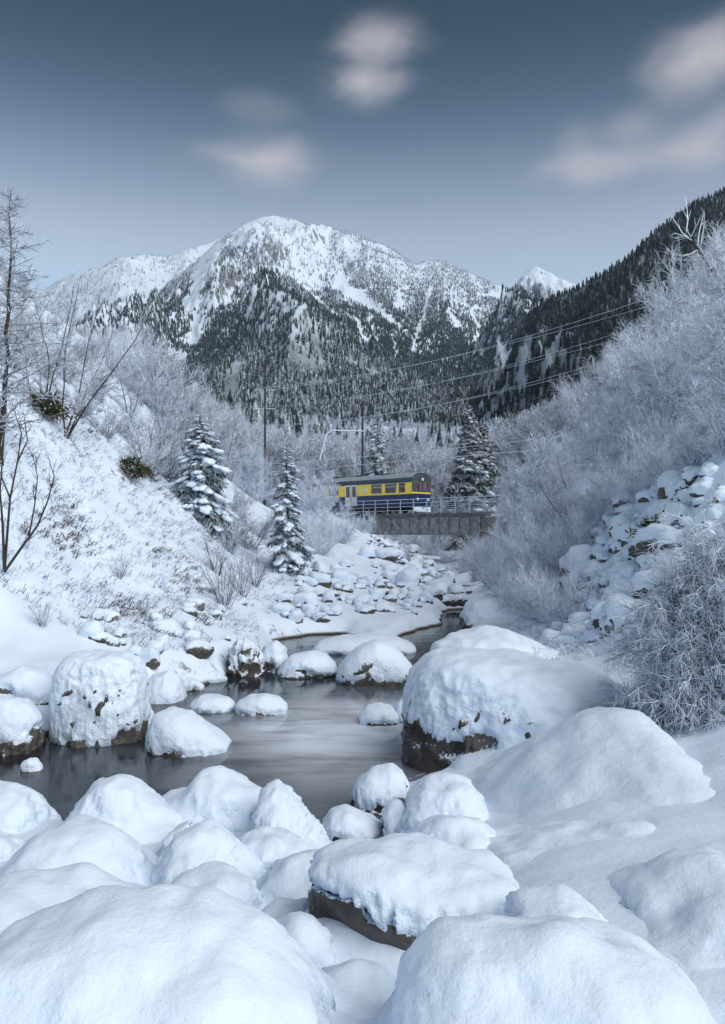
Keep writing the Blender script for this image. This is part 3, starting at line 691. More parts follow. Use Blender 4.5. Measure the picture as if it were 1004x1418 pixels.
# front end
fr = MB().poly([(-.06,-1.3,.55),(-.06,1.3,.55),(-.06,1.33,1.70),(-.06,-1.33,1.70),(.10,-.9,.55),(.10,.9,.55),(.14,.95,1.70),(.14,-.95,1.70)],
               [(0,3,2,1),(4,5,6,7),(0,1,5,4),(1,2,6,5),(2,3,7,6),(3,0,4,7)]).build('front_apron', M['blue'], tn, .03)
MB().poly([(-.06,-1.33,1.703),(-.06,1.33,1.703),(-.06,1.33,1.85),(-.06,-1.33,1.85),(.14,-.95,1.703),(.14,.95,1.703),(.14,.95,1.85),(.14,-.95,1.85)],
          [(0,3,2,1),(4,5,6,7),(0,1,5,4),(1,2,6,5),(2,3,7,6),(3,0,4,7)]).build('front_band', M['yellow'], tn, .02)
cab = MB().poly([(-.06,-1.33,1.853),(-.06,1.33,1.853),(-.06,1.29,2.86),(-.06,-1.29,2.86),(.14,-.95,1.853),(.14,.95,1.853),(.06,.92,2.86),(.06,-.92,2.86)],
          [(0,3,2,1),(4,5,6,7),(0,1,5,4),(1,2,6,5),(2,3,7,6),(3,0,4,7)]).build('cab_front', M['roof'], tn, .02)
for y0, y1 in ((-.88, -.36), (-.30, .30), (.36, .88)):
    MB().poly([(.12,y0,2.02),(.12,y1,2.02),(.12,y1,2.72),(.12,y0,2.72),(.155,y0+.02,2.02),(.155,y1-.02,2.02),(.095,y1-.02,2.72),(.095,y0+.02,2.72)],
              [(0,3,2,1),(4,5,6,7),(0,1,5,4),(1,2,6,5),(2,3,7,6),(3,0,4,7)]).build('windscreen', M['glass'], cab)
for y in (-.33, .33): MB().box(.10, .165, y - .025, y + .025, 1.97, 2.76).build('windscreen_pillar', M['alu'], cab)
for y, z in ((-.72, 1.22), (.72, 1.22), (0, 3.02)):
    MB().tube([(.05 if z > 2 else .09, y, z), (.19 if z < 2 else .14, y, z)], .13, 12).build('headlight', M['lamp'], tn)
cp_ = MB().box(.10, .45, -.14, .14, .55, .78).build('coupler', M['under'], tn, .02)
MB().poly([(.02,-1.2,.12),(.02,1.2,.12),(.30,.9,.10),(.30,-.9,.10),(.02,-1.2,.50),(.02,1.2,.50),(.20,.9,.50),(.20,-.9,.50)],
          [(0,1,2,3),(4,7,6,5),(0,4,5,1),(1,5,6,2),(2,6,7,3),(3,7,4,0)]).build('snow_plough', M['snow'], tn)
for xb in (-3.6, -13.2):
    bg_ = MB().box(xb - 1.6, xb + 1.6, -.95, .95, .28, .60).build('bogie', M['under'], tn, .03)
    for xw in (-1.05, 1.05):
        for sy in (-.62, .62):
            MB().tube([(xb + xw, sy - .06, .39), (xb + xw, sy + .06, .39)], .39, 18).build('wheel', M['under'], bg_)
MB().box(-10.5, -6.2, -1.15, 1.15, .22, .62).build('equipment_box', M['under'], tn, .03)
pg = MB().tube([(-9.2, 0, 3.62), (-8.2, 0, 4.1), (-9.3, 0, 4.72)], .035).build('pantograph', M['under'], tn)
MB().tube([(-9.3, -.7, 4.74), (-9.3, .7, 4.74)], .03).build('contact_shoe', M['alu'], pg)
for k in range(4): MB().box(-14.5 + k * 3.2, -13.4 + k * 3.2, -.5, .5, 3.60, 3.74).build('roof_vent', M['roof'], tn)

# masts and cables
def mast(loc, top, label, arms, r=.13, armr=.06):
    o = empty('catenary_mast', (loc[0], loc[1], loc[2]))
    MB().tube([(0, 0, 0), (0, 0, top - loc[2])], r, 10, r * .75).build('pole', M['pole'], o)
    MB().box(-.32, .32, -.32, .32, -1.2, .18).build('footing', M['concrete'], o, .03)
    for pts in arms:
        MB().tube([(p[0] - loc[0], p[1] - loc[1], p[2] - loc[2]) for p in pts], armr, 8).build('arm', M['arm'], o)
    return tag(o, label, 'mast', 'masts beside the railway')
P1 = px(502, 680, 85); P1[2] = 4.4
a0, a1, a2, a3 = px(504, 597, 84.9), px(461, 596, 84.6), px(452, 601, 84.5), px(443, 636, 84.4)
mast(P1, px(502, 558, 85)[2], 'dark catenary mast with bent frosted arm behind the railcar', [(a0, a1, a2, a3)])
P2 = px(367, 690, 84); P2[2] = gz(P2[0], P2[1]) - .1
ca = []
for v in (540, 566, 592): ca.append((px(352, v, 84), px(382, v, 84)))
mast(P2, px(367, 506, 84)[2], 'tall dark mast carrying the frosted power cables on three crossarms', ca, .12, .03)
P3 = px(905, 660, 60); P3[2] = gz(P3[0], P3[1]) - .1
ca3 = []
for v in (418, 452, 485): ca3.append((px(888, v, 60), px(925, v, 60)))
mast(P3, px(906, 395, 60)[2], 'mast holding the power cables among the frosted trees', ca3, .12, .03)
def cable(a, b, sag, label, r=.011, n=26):
    pts = []
    for i in range(n + 1):
        t = i / n; p = Vector(a) * (1 - t) + Vector(b) * t; p.z -= sag * 4 * t * (1 - t); pts.append(p)
    o = MB().tube(pts, r, 5).build('power_cable', M['wire'], None, 0, True)
    return tag(o, label, 'cable', 'frosted cables strung across the valley')
lab = 'thin frosted power cable on the %s crossarms of the two tall masts'
for v3, v2, nm in ((418, 540, 'top'), (452, 566, 'middle'), (485, 592, 'bottom')):
    for u3, u2 in ((889, 381), (924, 353)): cable(px(u3, v3 - 2, 60), px(u2, v2 - 2, 84), .9 + .1 * (v3 - 418) / 30, lab % nm)
c = cable(Vector((TRK[0] - 30 * TDIR[0], TRK[1] - 30 * TDIR[1], RAILZ + 4.85)), Vector((TRK[0] + 34 * TDIR[0], TRK[1] + 34 * TDIR[1], RAILZ + 4.85)), .05, 'contact wire hanging above the railway track', .022)
c = cable(Vector((TRK[0] - 30 * TDIR[0], TRK[1] - 30 * TDIR[1], RAILZ + 5.9)), Vector((TRK[0] + 34 * TDIR[0], TRK[1] + 34 * TDIR[1], RAILZ + 6.2)), .5, 'upper carrier wire sagging above the contact wire', .022)

# ------------------------------------------------------------------ boulders: rock core and snow cap lofted from traced outlines at real distance
def loft_boulder(label, outline, Y, B, zb=None, thr=-.35, T=.10, box=.85, lean=0.0, bias=None, rough=1.0, n=72, m=46, seed=0, group='snow covered boulders by the stream', clump=0.0, und=0.0, flare=0.0, cn=.28, gap=0.0):
    u = np.array([p[0] for p in outline], float); v = np.array([p[1] for p in outline], float)
    th = np.linspace(0, np.pi, n); xh = -np.cos(th)
    uu = (u[0] + u[-1]) / 2 + xh * (u[-1] - u[0]) / 2
    vv = np.interp(uu, u, v); ker = np.hanning(max(5, n // 9)); ker /= ker.sum()
    k = len(ker) // 2; vv = np.convolve(np.pad(vv, k, 'edge'), ker, 'valid')[:n]
    x = (uu - CU) / F * Y; zt = CAMZ + (HOR - vv) / F * Y
    if zb is None: zb = min(zt[0], zt[-1]) - .1
    size = x[-1] - x[0]
    H = np.maximum(zt - zb, .02) * (1 - np.exp(-np.sin(th) / .05) * .9)
    b = B * np.sin(th) ** .6
    ph = np.linspace(-.12, np.pi + .1, m)
    cph, sph = np.cos(ph), np.sin(ph)
    yy = -np.sign(cph)[None] * np.abs(cph)[None] ** box * b[:, None]
    zz = np.sign(sph)[None] * np.abs(sph)[None] ** box * H[:, None]
    yy = yy * (1 + flare * (1 - np.clip(sph, 0, 1))[None] ** 2 + np.where(cph > 0, flare * .8, 0)[None])
    XX = np.repeat(x[:, None], m, 1) + und * (1 - np.clip(zz / H[:, None], 0, 1)) * (1 - sstep(-1, .2, xh))[:, None]
    xm = (x[0] + x[-1]) / 2; low = 1 - np.clip(sph, 0, 1)[None]
    XX = xm + (XX - xm) * (1 + .9 * flare * low)
    P = np.stack([XX, Y + yy + lean * zz, zb + zz], -1)
    def normals(P):
        du = np.gradient(P, axis=0); dv = np.gradient(P, axis=1); N = np.cross(du, dv); N /= np.linalg.norm(N, axis=-1)[..., None] + 1e-9
        return N if N[n // 2, m // 2, 2] > 0 else -N
    N = normals(P); sz = min(size, 1.6)
    q = P / max(sz, .25)
    d = .075 * sz * fbm(q[..., 0] * 1.6 + seed, q[..., 1] * 1.6, q[..., 2] * 1.6, 3) * rough
    d += .045 * sz * fbm(q[..., 0] * .8 + seed * 2, q[..., 1] * .8, q[..., 2] * .8, 2) * rough + (.034 if rough > .5 else .012) * fbm(P[..., 0] * 3.1 + seed, P[..., 1] * 3.1, P[..., 2] * 3.1, 2)
    d += .012 * fbm(P[..., 0] * 7, P[..., 1] * 7 + seed, P[..., 2] * 7, 3)
    edge = np.sin(th)[:, None] ** .5
    P = P + N * (d * edge)[..., None]; N = normals(P)
    kx = 9
    cl = ridged(P[..., 0] * kx, P[..., 1] * kx, P[..., 2] * kx, 3) - .6
    steep = 1 - sstep(.35, .85, N[..., 2])
    rock = P - N * .03 - np.array([0, 0, 1]) * (T * np.clip(N[..., 2], 0, 1) ** .5)[..., None]
    rq = rock / max(sz, .3)
    rd = ridged(rq[..., 0] * 3 + seed, rq[..., 1] * 3, rq[..., 2] * 2.2, 4)
    rock = rock + N * ((rd - .9) * .07 * sz * edge)[..., None]
    rock = np.where(rock[..., 2:3] > P[..., 2:3] - .01, P - N * .02, rock) if T > .05 else rock
    cov = N[..., 2] + cn * fbm(P[..., 0] * 4, P[..., 1] * 4, P[..., 2] * 4 + seed, 3) - thr
    if gap: cov = cov - gap * sstep(.05, .35, fbm(P[..., 0] * 1.9 + seed * 3, P[..., 1] * 1.9, P[..., 2] * 1.9, 2)) * (1 - sstep(.35, .7, np.clip(zz / H[:, None], 0, 1)))
    if bias is not None: cov = cov + bias(P, N, uu)
    c = sstep(-.10, .16, cov)
    snow = rock - N * .015 + (P - rock + N * .015) * c[..., None] + N * (cl * .03 * clump * steep * c)[..., None]
    f = grid_faces(n, m); keep = (c.ravel()[f] > .001).any(1)
    loc = np.array([(x[0] + x[-1]) / 2, Y, zb])
    e = empty('boulder', loc)
    add('rock', mesh_np('rock', rock.reshape(-1, 3) - loc, f, M['rock'], True), e)
    fs = f[keep]; idx, inv = np.unique(fs, return_inverse=True)
    add('snow_cap', mesh_np('snow_cap', (snow.reshape(-1, 3) - loc)[idx], inv.reshape(fs.shape), M['snow'], True), e)
    return tag(e, label, 'boulder', group)
S = 0
def LB(label, outline, Y, B, **kw):
    global S
    S += 1.37; return loft_boulder(label, outline, Y, B, seed=S, **kw)
for (label_, outline_, Y_, B_, kw_) in NEARB: LB(label_, outline_, Y_, B_, **kw_)
# right shore
LB('huge flat topped boulder with brown rock showing under snow', [(552,1075),(556,1010),(562,960),(575,928),(600,908),(640,902),(700,908),(760,920),(820,934),(865,950),(895,966),(922,990),(940,1030),(950,1075)], 11.3, 1.35, zb=-.25, box=.5, thr=-1.5, lean=-.05, clump=.8, rough=.7, cn=.08, n=160, m=100,
   bias=lambda P, N, uu: -3.6 * (1 - sstep(640, 690, uu))[:, None] * (1 - sstep(.44, .62, P[..., 2] - .10 * np.sin(uu * .06)[:, None])) - 2.4 * (1 - sstep(.02, .14, P[..., 2])))
LB('low snowy shelf behind the huge flat topped boulder', [(590,930),(600,890),(625,878),(670,872),(720,878),(765,895),(790,930)], 15.0, 1.0, zb=.1)
LB('egg shaped snow capped stone in shallow water', [(478,1140),(482,1100),(492,1080),(515,1064),(540,1060),(558,1070),(568,1090),(572,1140)], 8.95, .38, zb=-.12, thr=.2, bias=lowbias(.05, .3, .7), rough=.35, box=.72)
LB('low snow capped stone touching the slab boulder', [(440,1172),(444,1138),(458,1122),(480,1118),(505,1128),(525,1140),(538,1150),(542,1172)], 8.2, .34, zb=-.12, thr=.15, bias=lowbias(.0, .18, .8), rough=.35, box=.72)
LB('dark faced stone with a snow hood', [(522,1175),(526,1130),(538,1115),(555,1111),(575,1120),(590,1145),(596,1175)], 8.0, .3, zb=-.05, thr=.25, bias=lowbias(.05, .35, .8))
LB('small round snow topped stone alone in the current', [(494,1004),(498,988),(508,978),(525,974),(542,978),(552,988),(556,1004)], 13.3, .35, zb=-.12, thr=.05, bias=lowbias(-.02, .1, .8), rough=.35, box=.72)
LB('little snow lump leaning on the huge boulder', [(546,990),(550,975),(560,968),(572,972),(580,990)], 13.4, .25, zb=-.05)
# left shore
LB('square snow dusted boulder rising from the far shore', [(78,1035),(80,965),(84,925),(96,908),(130,900),(170,902),(192,912),(199,940),(200,990),(202,1035)], 12.4, .75, zb=-.25, box=.6, thr=-1.3, clump=.7, rough=.7, cn=.12, bias=lambda P, N, uu: -2.4 * (1 - sstep(-.02, .28, P[..., 2] + .1 * np.sin(uu * .09)[:, None])), n=130, m=80)
LB('boulder with a thick snow hat at the water line', [(-60,1050),(-45,985),(-15,968),(20,968),(45,982),(56,1005),(60,1050)], 11.7, .5, zb=-.2, thr=.1, bias=lowbias(.05, .3, .8))
LB('dark undercut boulder behind the thick hatted boulder', [(-70,1015),(-50,945),(-10,926),(30,922),(60,930),(82,950),(90,1015)], 13.0, .6, zb=-.1, thr=.2, bias=lowbias(.25, .7, .9))
LB('tiny snow topped stone in brown shallows', [(28,1070),(31,1055),(40,1047),(50,1049),(56,1058),(58,1070)], 10.6, .12, zb=-.08, thr=.0, n=48, m=28)
LB('loaf shaped snow boulder standing alone in the water', [(203,1050),(207,1010),(216,988),(235,981),(258,985),(280,998),(302,1012),(318,1028),(324,1050)], 11.7, .55, zb=-.2, thr=-.05, bias=lowbias(-.02, .12, .9), rough=.35, box=.72)
LB('flat snow pancake stone in the stream', [(262,985),(266,970),(280,963),(300,962),(316,966),(325,974),(328,985)], 14.3, .4, zb=-.1, thr=.0, bias=lowbias(-.02, .08, .8), rough=.35, box=.72)
LB('long flat snow capped stone next to the pancake stone', [(322,990),(328,972),(345,963),(370,961),(388,967),(397,976),(402,990)], 14.1, .4, zb=-.1, thr=.05, bias=lowbias(-.02, .12, .8), rough=.35, box=.72)
LB('low snowy stone splitting the current upstream', [(380,940),(388,920),(405,907),(430,901),(450,906),(464,918),(470,940)], 17.8, .6, zb=-.1, thr=.05, bias=lowbias(-.02, .12, .8), rough=.35, box=.72)
LB('tent shaped snow boulder in the middle of the stream', [(462,950),(467,925),(480,907),(500,893),(520,885),(540,890),(558,905),(572,922),(580,950)], 17.0, .7, zb=-.1, thr=-.05, bias=lowbias(-.02, .12, .9), rough=.35, box=.72)
LB('angular dark rock with snow on its shoulder', [(312,945),(316,905),(325,884),(338,878),(350,886),(360,905),(366,945)], 17.9, .55, zb=-.1, thr=.5, rough=1.8)
LB('snowy block beside the angular dark rock', [(352,940),(358,905),(368,890),(382,888),(394,898),(400,918),(404,940)], 18.5, .5, zb=-.1, thr=.1, bias=lowbias(.0, .3, .7))
LB('round snow bump on the far shore ice edge', [(196,985),(200,950),(212,935),(232,928),(248,938),(256,960),(258,985)], 15.2, .5, zb=-.1)
LB('small snow ball on the far shore', [(244,965),(248,948),(258,938),(272,938),(284,948),(288,965)], 16.1, .25, zb=-.08, thr=.05, bias=lowbias(.0, .12, .6), n=48, m=28)
LB('small snow cushion touching dark water upstream', [(276,955),(280,938),(292,928),(306,930),(314,942),(317,955)], 17.0, .3, zb=-.08, thr=.05, bias=lowbias(.0, .12, .6), n=48, m=28)
LB('little stone wedged beside the square dusted boulder', [(192,1010),(195,990),(202,978),(210,984),(214,1010)], 12.9, .15, zb=-.08, n=48, m=28)
LB('snow bar between two arms of the stream', [(425,905),(440,888),(470,882),(510,878),(545,880),(572,892),(580,905)], 21.5, .9, zb=-.1, thr=-.1, bias=lowbias(-.02, .1, .8), rough=.35, box=.72)
LB('snow boulder with a dark foot where the stream bends', [(632,880),(638,850),(650,833),(672,825),(695,828),(715,842),(728,880)], 26.0, 1.2, zb=.0, thr=.1, bias=lowbias(.1, .7, .7))
LB('snow mound at the bend opposite the dark footed boulder', [(596,905),(604,888),(622,876),(650,872),(680,880),(700,905)], 19.5, .8, zb=.0)

# shared small stones: rock + snow cap
def small_stone(seed, th=.05, lift=.26):
    import bmesh
    bm = bmesh.new(); bmesh.ops.create_icosphere(bm, subdivisions=3, radius=1.0)
    V = np.array([v.co for v in bm.verts]); Fc = np.array([[v.index for v in f.verts] for f in bm.faces]); bm.free()
    N = V.copy()
    V = V * (1 + .30 * fbm(V[:, 0] * 1.1 + seed, V[:, 1] * 1.1, V[:, 2] * 1.1, 3))[:, None]
    r = np.random.RandomState(int(seed * 10))
    for k in range(5):
        nn = r.normal(size=3); nn /= np.linalg.norm(nn); dd = V @ nn; V = V - np.outer(np.maximum(dd - .72, 0), nn)
    V *= np.array([1.0, .85, .72])
    rock = mesh_np('stone_rock', V, Fc, M['rock_far'], False)
    cov = N[:, 2] + .35 * fbm(N[:, 0] * 2, N[:, 1] * 2, N[:, 2] * 2 + seed, 2) - th
    c = sstep(-.15, .35, cov)
    Sx = V + N * (.10 * c)[:, None] + np.array([0, 0, 1]) * (lift * c)[:, None] - N * (.03 * (1 - c))[:, None]
    fs = Fc[(c[Fc] > .001).any(1)]; idx, inv = np.unique(fs, return_inverse=True)
    return rock, mesh_np('stone_snow', Sx[idx], inv.reshape(fs.shape), M['snow_far'], True)
STONES = [small_stone(1.7 * i + .4, -.1, .42) for i in range(6)] + [small_stone(2.3 * i + .9, .42, .14) for i in range(6)]
def stone(parent, p, size, sink=.35, k=None):
    k = rnd.randrange(6) if k is None else k
    o = add('stone', STONES[k][0], parent, p, (rnd.uniform(-.2, .2), rnd.uniform(-.2, .2), rnd.uniform(0, 6.28)), (size * rnd.uniform(.8, 1.3), size * rnd.uniform(.8, 1.2), size * rnd.uniform(.8, 1.15)))
    o.location.z -= sink * size * .7 - size * .25
    add('snow_cap', STONES[k][1], o)
    return o
def rock_field(name, label, cat, quad, n, smin, smax, ybase, seed, sink=.45, big=.12, dark=0.0):
    """stones lying on the ground inside a pixel quad; positions found by marching the view ray onto the ground"""
    r = random.Random(seed); out = []
    e = empty(name)
    Ya = np.geomspace(10, 95, 260); got = 0
    while got < n:
        a, b = r.random(), r.random()
        q = np.array(quad, float); p = (q[0]*(1-a)+q[1]*a)*(1-b) + (q[3]*(1-a)+q[2]*a)*b
        X = (p[0] - CU) / F * Ya; Z = CAMZ + (HOR - p[1]) / F * Ya
        hit = np.where(ground_h(X, Ya, False) > Z)[0]
        if len(hit) == 0: got += 1; continue
        i = hit[0]; Y = Ya[i]; x = X[i]; s = r.uniform(smin, smax) ** 1.0 * (1 if r.random() > big else r.uniform(1.4, 2.3))
        stone(e, (x, Y, gz(x, Y)), s, sink, 6 + r.randrange(6) if r.random() < dark else None); got += 1
    ch = e.children
    if ch:
        c0 = ch[0].location.copy(); e.location = c0
        for k in ch: k.location -= c0
    return tag(e, label, cat)
rock_field('rock_bank', 'steep bank of piled stones under thick snow pillows', 'rock bank', [(790,720),(1000,640),(1000,860),(740,880)], 250, .12, .27, 0, 5, .8)
rock_field('rock_bank', 'lower edge of piled snowy stones with dark gaps', 'rock bank', [(760,800),(930,760),(900,905),(720,885)], 90, .10, .24, 0, 6, .7)
rock_field('rubble_slope', 'slope of snow dusted rubble below the bridge', 'rubble', [(500,745),(560,750),(680,850),(560,830)], 190, .14, .38, 0, 7, .3, .15, .6)
rock_field('rubble_bank', 'snowy rubble along the stream below the small conifer', 'rubble', [(400,790),(520,770),(600,850),(390,860)], 130, .10, .26, 0, 8, .35, .15, .4)
rock_field('rubble_bank', 'scattered stones poking from the snow at the slope foot', 'rubble', [(60,860),(330,830),(380,880),(200,925)], 34, .10, .24, 0, 9, .5, .1, .5)

# ------------------------------------------------------------------ vegetation
def rot_about(d, ang, az):
    a = d.cross(Vector((0, 0, 1)))
    if a.length < 1e-3: a = Vector((1, 0, 0))
    a.normalize(); b = d.cross(a).normalized()
    return (d * math.cos(ang) + (a * math.cos(az) + b * math.sin(az)) * math.sin(ang)).normalized()
class Grow:
    def __init__(s, seed, spec, up=.10, jit=.16):
        s.r = random.Random(seed); s.spec = spec; s.seg = [[] for _ in spec]; s.up = up; s.jit = jit
    def branch(s, p, d, lv, L, rad):
        sp = s.spec[lv]; n = sp['n']; st = L / n; r = s.r; pts = [(p.copy(), rad)]
        for i in range(n):
            up = sp.get('up', s.up); j = sp.get('jit', s.jit)
            d = (d + Vector((r.gauss(0, j), r.gauss(0, j), r.gauss(0, j) + up))).normalized()
            q = p + d * st; r1 = rad * (1 - (1 - sp.get('tip', .35)) * (i + 1) / n); r0 = rad * (1 - (1 - sp.get('tip', .35)) * i / n)
            s.seg[lv].append((tuple(p), tuple(q), r0, r1))
            if lv + 1 < len(s.spec) and (i + 1) / n >= sp.get('start', .2):
                nx = s.spec[lv + 1]; k = nx['count'] / (n * (1 - sp.get('start', .2)))
                k = int(k) + (1 if r.random() < k - int(k) else 0)
                for _ in range(k):
                    t = r.random(); pp = p + (q - p) * t
                    az = r.uniform(0, 6.283)
                    fall = 1 - nx.get('fall', .55) * (i + t) / n
                    s.branch(pp, rot_about(d, r.uniform(*nx['ang']), az), lv + 1, nx['len'] * r.uniform(.65, 1.25) * fall, min(nx['rad'] * r.uniform(.8, 1.2), r1))
            p = q
def seg_mesh(name, segs, k, mat):
    A_ = np.array([(*a, *b, r0, r1) for a, b, r0, r1 in segs]); p, q = A_[:, :3], A_[:, 3:6]
    d = q - p; d /= np.linalg.norm(d, axis=1)[:, None] + 1e-9
    ref = np.where(np.abs(d[:, 2:3]) > .9, np.array([[1., 0, 0]]), np.array([[0, 0, 1.]]))
    a = np.cross(d, ref); a /= np.linalg.norm(a, axis=1)[:, None]; b = np.cross(a, d); n = len(A_)
    V = np.empty((n, 2, k, 3))
    for j in range(k):
        t = 2 * math.pi * j / k + .5; o = a * math.cos(t) + b * math.sin(t)
        V[:, 0, j] = p + o * A_[:, 6:7]; V[:, 1, j] = q + o * A_[:, 7:8]
    base = np.arange(n)[:, None] * 2 * k; j = np.arange(k); j2 = (j + 1) % k
    Fc = np.stack([base + j, base + j2, base + k + j2, base + k + j], -1).reshape(-1, 4)
    # outward winding
    me = mesh_np(name, V.reshape(-1, 3), Fc[:, ::-1], mat)
    return me
def tree_meshes(name, seed, spec, stems, spread, H, mats, lean=(0, 0), up=.10, jit=.16, r0=.06):
    g = Grow(seed, spec, up, jit); r = g.r
    for i in range(stems):
        az = r.uniform(0, 6.28); t = r.uniform(.3, 1) * spread
        d = Vector((math.cos(az) * t + lean[0], math.sin(az) * t + lean[1], 1)).normalized()
        g.branch(Vector((r.uniform(-.08, .08), r.uniform(-.08, .08), -.25)), d, 0, H * r.uniform(.75, 1.05), r0 * r.uniform(.7, 1.1))
    trunk = seg_mesh(name + '_trunk', g.seg[0], 7, mats[0])
    crown = seg_mesh(name + '_crown', [s for l in g.seg[1:] for s in l], 3, mats[1])
    return trunk, crown
def plant(kind, meshes, loc, label, cat, group=None, rz=None, sc=1.0, parts=('trunk', 'crown'), tilt=(0, 0)):
    e = empty(kind, loc, rnd.uniform(0, 6.28) if rz is None else rz); e.scale = (sc,) * 3
    e.rotation_euler[0] = tilt[0]; e.rotation_euler[1] = tilt[1]
    for nm, me in zip(parts, meshes):
        o = add(nm, me, e)
        if nm in ('crown', 'snow_load', 'twigs', 'leaves'): o['kind'] = 'stuff'
    return tag(e, label, cat, group)

FROST = [dict(n=7, start=.22, tip=.3, up=.06, jit=.10), dict(n=5, count=15, len=2.1, ang=(.5, 1.1), rad=.042, start=.15, up=.06, fall=.5),
         dict(n=4, count=8, len=.95, ang=(.5, 1.1), rad=.023, start=.1, fall=.5, up=.02), dict(n=2, count=6, len=.42, ang=(.45, 1.1), rad=.0155, fall=.4, up=-.02, tip=.7)]
frost_trees = [tree_meshes('frosted_tree', 200 + i, FROST, 3, .38, 5.6, (M['frost_dark'], M['frost_twig']), r0=.075) for i in range(5)]
SHRUB = [dict(n=6, start=.12, tip=.4, up=-.02, jit=.15), dict(n=4, count=13, len=.95, ang=(.4, 1.0), rad=.013, start=.1, fall=.45), dict(n=2, count=9, len=.38, ang=(.4, 1.1), rad=.0095, fall=.4, tip=.7)]
frost_shrubs = [tree_meshes('frosted_shrub', 230 + i, SHRUB, 11, .95, 2.2, (M['frost_dark'], M['frost_twig']), r0=.022) for i in range(3)]
grey_shrubs = [tree_meshes('grey_shrub', 240 + i, SHRUB, 9, .8, 2.6, (M['bark'], M['frost_dark']), r0=.022) for i in range(3)]
GREY = [dict(n=7, start=.2, tip=.3, up=.05, jit=.10), dict(n=5, count=13, len=1.8, ang=(.5, 1.0), rad=.026, start=.15, fall=.5),
        dict(n=4, count=8, len=.8, ang=(.5, 1.1), rad=.014, start=.1, fall=.5), dict(n=2, count=6, len=.36, ang=(.45, 1.1), rad=.010, fall=.4, tip=.7)]
grey_trees = [tree_meshes('grey_tree', 260 + i, GREY, 3, .42, 5.2, (M['bark'], M['frost_dark']), r0=.06) for i in range(3)]
BARE = [dict(n=8, start=.2, tip=.25, up=.03, jit=.09), dict(n=5, count=13, len=1.5, ang=(.4, .8), rad=.015, start=.1, fall=.5, up=.08), dict(n=3, count=8, len=.5, ang=(.4, .8), rad=.009, fall=.4, up=.05, tip=.5)]
bare_tree = [tree_meshes('bare_tree', 281 + i, BARE, 4, .42, 5.0, (M['bark'], M['frost_dark']), lean=(.25, 0), r0=.032) for i in range(2)]
WAND = [dict(n=6, start=.3, tip=.3, up=.03, jit=.08), dict(n=4, count=6, len=.7, ang=(.3, .7), rad=.008, start=.1, fall=.4, up=.06), dict(n=2, count=3, len=.25, ang=(.4, .8), rad=.006, fall=.4, tip=.6)]
wand_shrub = [tree_meshes('twiggy_shrub', 290 + i, WAND, 12, .55, 2.0, (M['bare_twig'], M['frost_dark']), r0=.014) for i in range(3)]

def on_ground(x, y): return (x, y, gz(x, y) - .03)
def on_ray(u, v, lo=8.0, hi=130.0):
    Ya = np.geomspace(lo, hi, 500); X = (u - CU) / F * Ya; Z = CAMZ + (HOR - v) / F * Ya
    h = np.where(ground_h(X, Ya, False) > Z)[0]
    Y = Ya[h[0]] if len(h) else hi
    return on_ground((u - CU) / F * Y, Y)
def at_uY(u, Y): return on_ground((u - CU) / F * Y, Y)

# frosted trees and shrubs on the right bank and around the bridge
SKY_U = [-100, 0, 60, 120, 200, 300, 340, 420, 455, 470, 500, 505, 690, 740, 800, 850, 900, 950, 1004]; SKY_V = [330, 365, 425, 462, 500, 555, 605, 645, 662, 690, 702, 560, 560, 545, 490, 430, 370, 335, 315]
def put(kind, protos, u, Y, h, h0, label, cat, group, rz=None, cap=True):
    if cap:
        vt = np.interp(u, SKY_U, SKY_V) if Y < 90 else 575
        h = max(min(h, CAMZ + (HOR - vt) / F * Y - at_uY(u, Y)[2]), .9)
    sz = ('small ' if h < 1.6 else 'mid sized ' if h < 2.1 else 'big ') if h0 < 3 else ('short ' if h < 3.4 else 'mid sized ' if h < 5 else 'tall ')
    plant(kind, protos[rnd.randrange(len(protos))], at_uY(u, Y), sz + (label[4:] if label.startswith('low ') else label), cat, group, rz, h / h0)
FT = 'white frosted bare tree growing above the snowy stone bank'
for (u, Y, h) in [(1020,17.5,5.6),(985,21,5.4),(930,22,4.4),(900,25,5.0),(960,28,6.0),(865,27,4.8),(1040,24,6.5),(835,31,5.2),(1000,33,6.2),(915,36,6.0),(780,37,5.2),(970,42,6.6)]:
    put('frosted_tree', frost_trees, u, Y, h, 6.4, FT, 'tree', 'frosted trees above the stone bank')
FB = 'white frosted bare tree standing between the stone bank and the bridge'
for (u, Y, h) in [(745,36,4.8),(712,46,4.6),(760,48,5.2),(725,60,5.5),(800,52,5.6),(840,60,6.5),(885,54,6.5),(705,74,5.0),(990,62,7),(920,70,7),(780,74,6)]:
    put('frosted_tree', frost_trees, u, Y, h, 6.4, FB, 'tree', 'frosted trees near the bridge end')
FL = 'frosted bare tree on the embankment where the railcar emerges'
for (u, Y, h) in [(452,66,4.4),(478,69,3.6),(430,60,4.2),(415,68,5.2),(395,74,6.0),(440,72,4.2),(360,70,5.5),(335,62,5.0)]:
    put('frosted_tree', frost_trees, u, Y, h, 6.4, FL, 'tree', 'frosted trees hiding the rear of the railcar')
FH = 'frosted tree in the hazy wood behind the railway'
for (u, Y, h) in [(560,98,6),(600,104,6.5),(625,96,6),(640,110,7),(690,100,6.5),(720,108,7),(580,118,7),(540,112,6.5),(480,104,6.5),(450,96,6),(420,100,7),(390,106,7),(350,96,7),(320,88,6.5),(760,104,7),(800,98,7),(850,104,7.5),(900,98,7.5),(510,122,7),(660,124,7)]:
    put('frosted_tree', frost_trees, u, Y, h, 6.4, FH, 'tree', 'frosted trees behind the railway')
DB_ = 'dark stemmed leafless tree among the frosted trees'
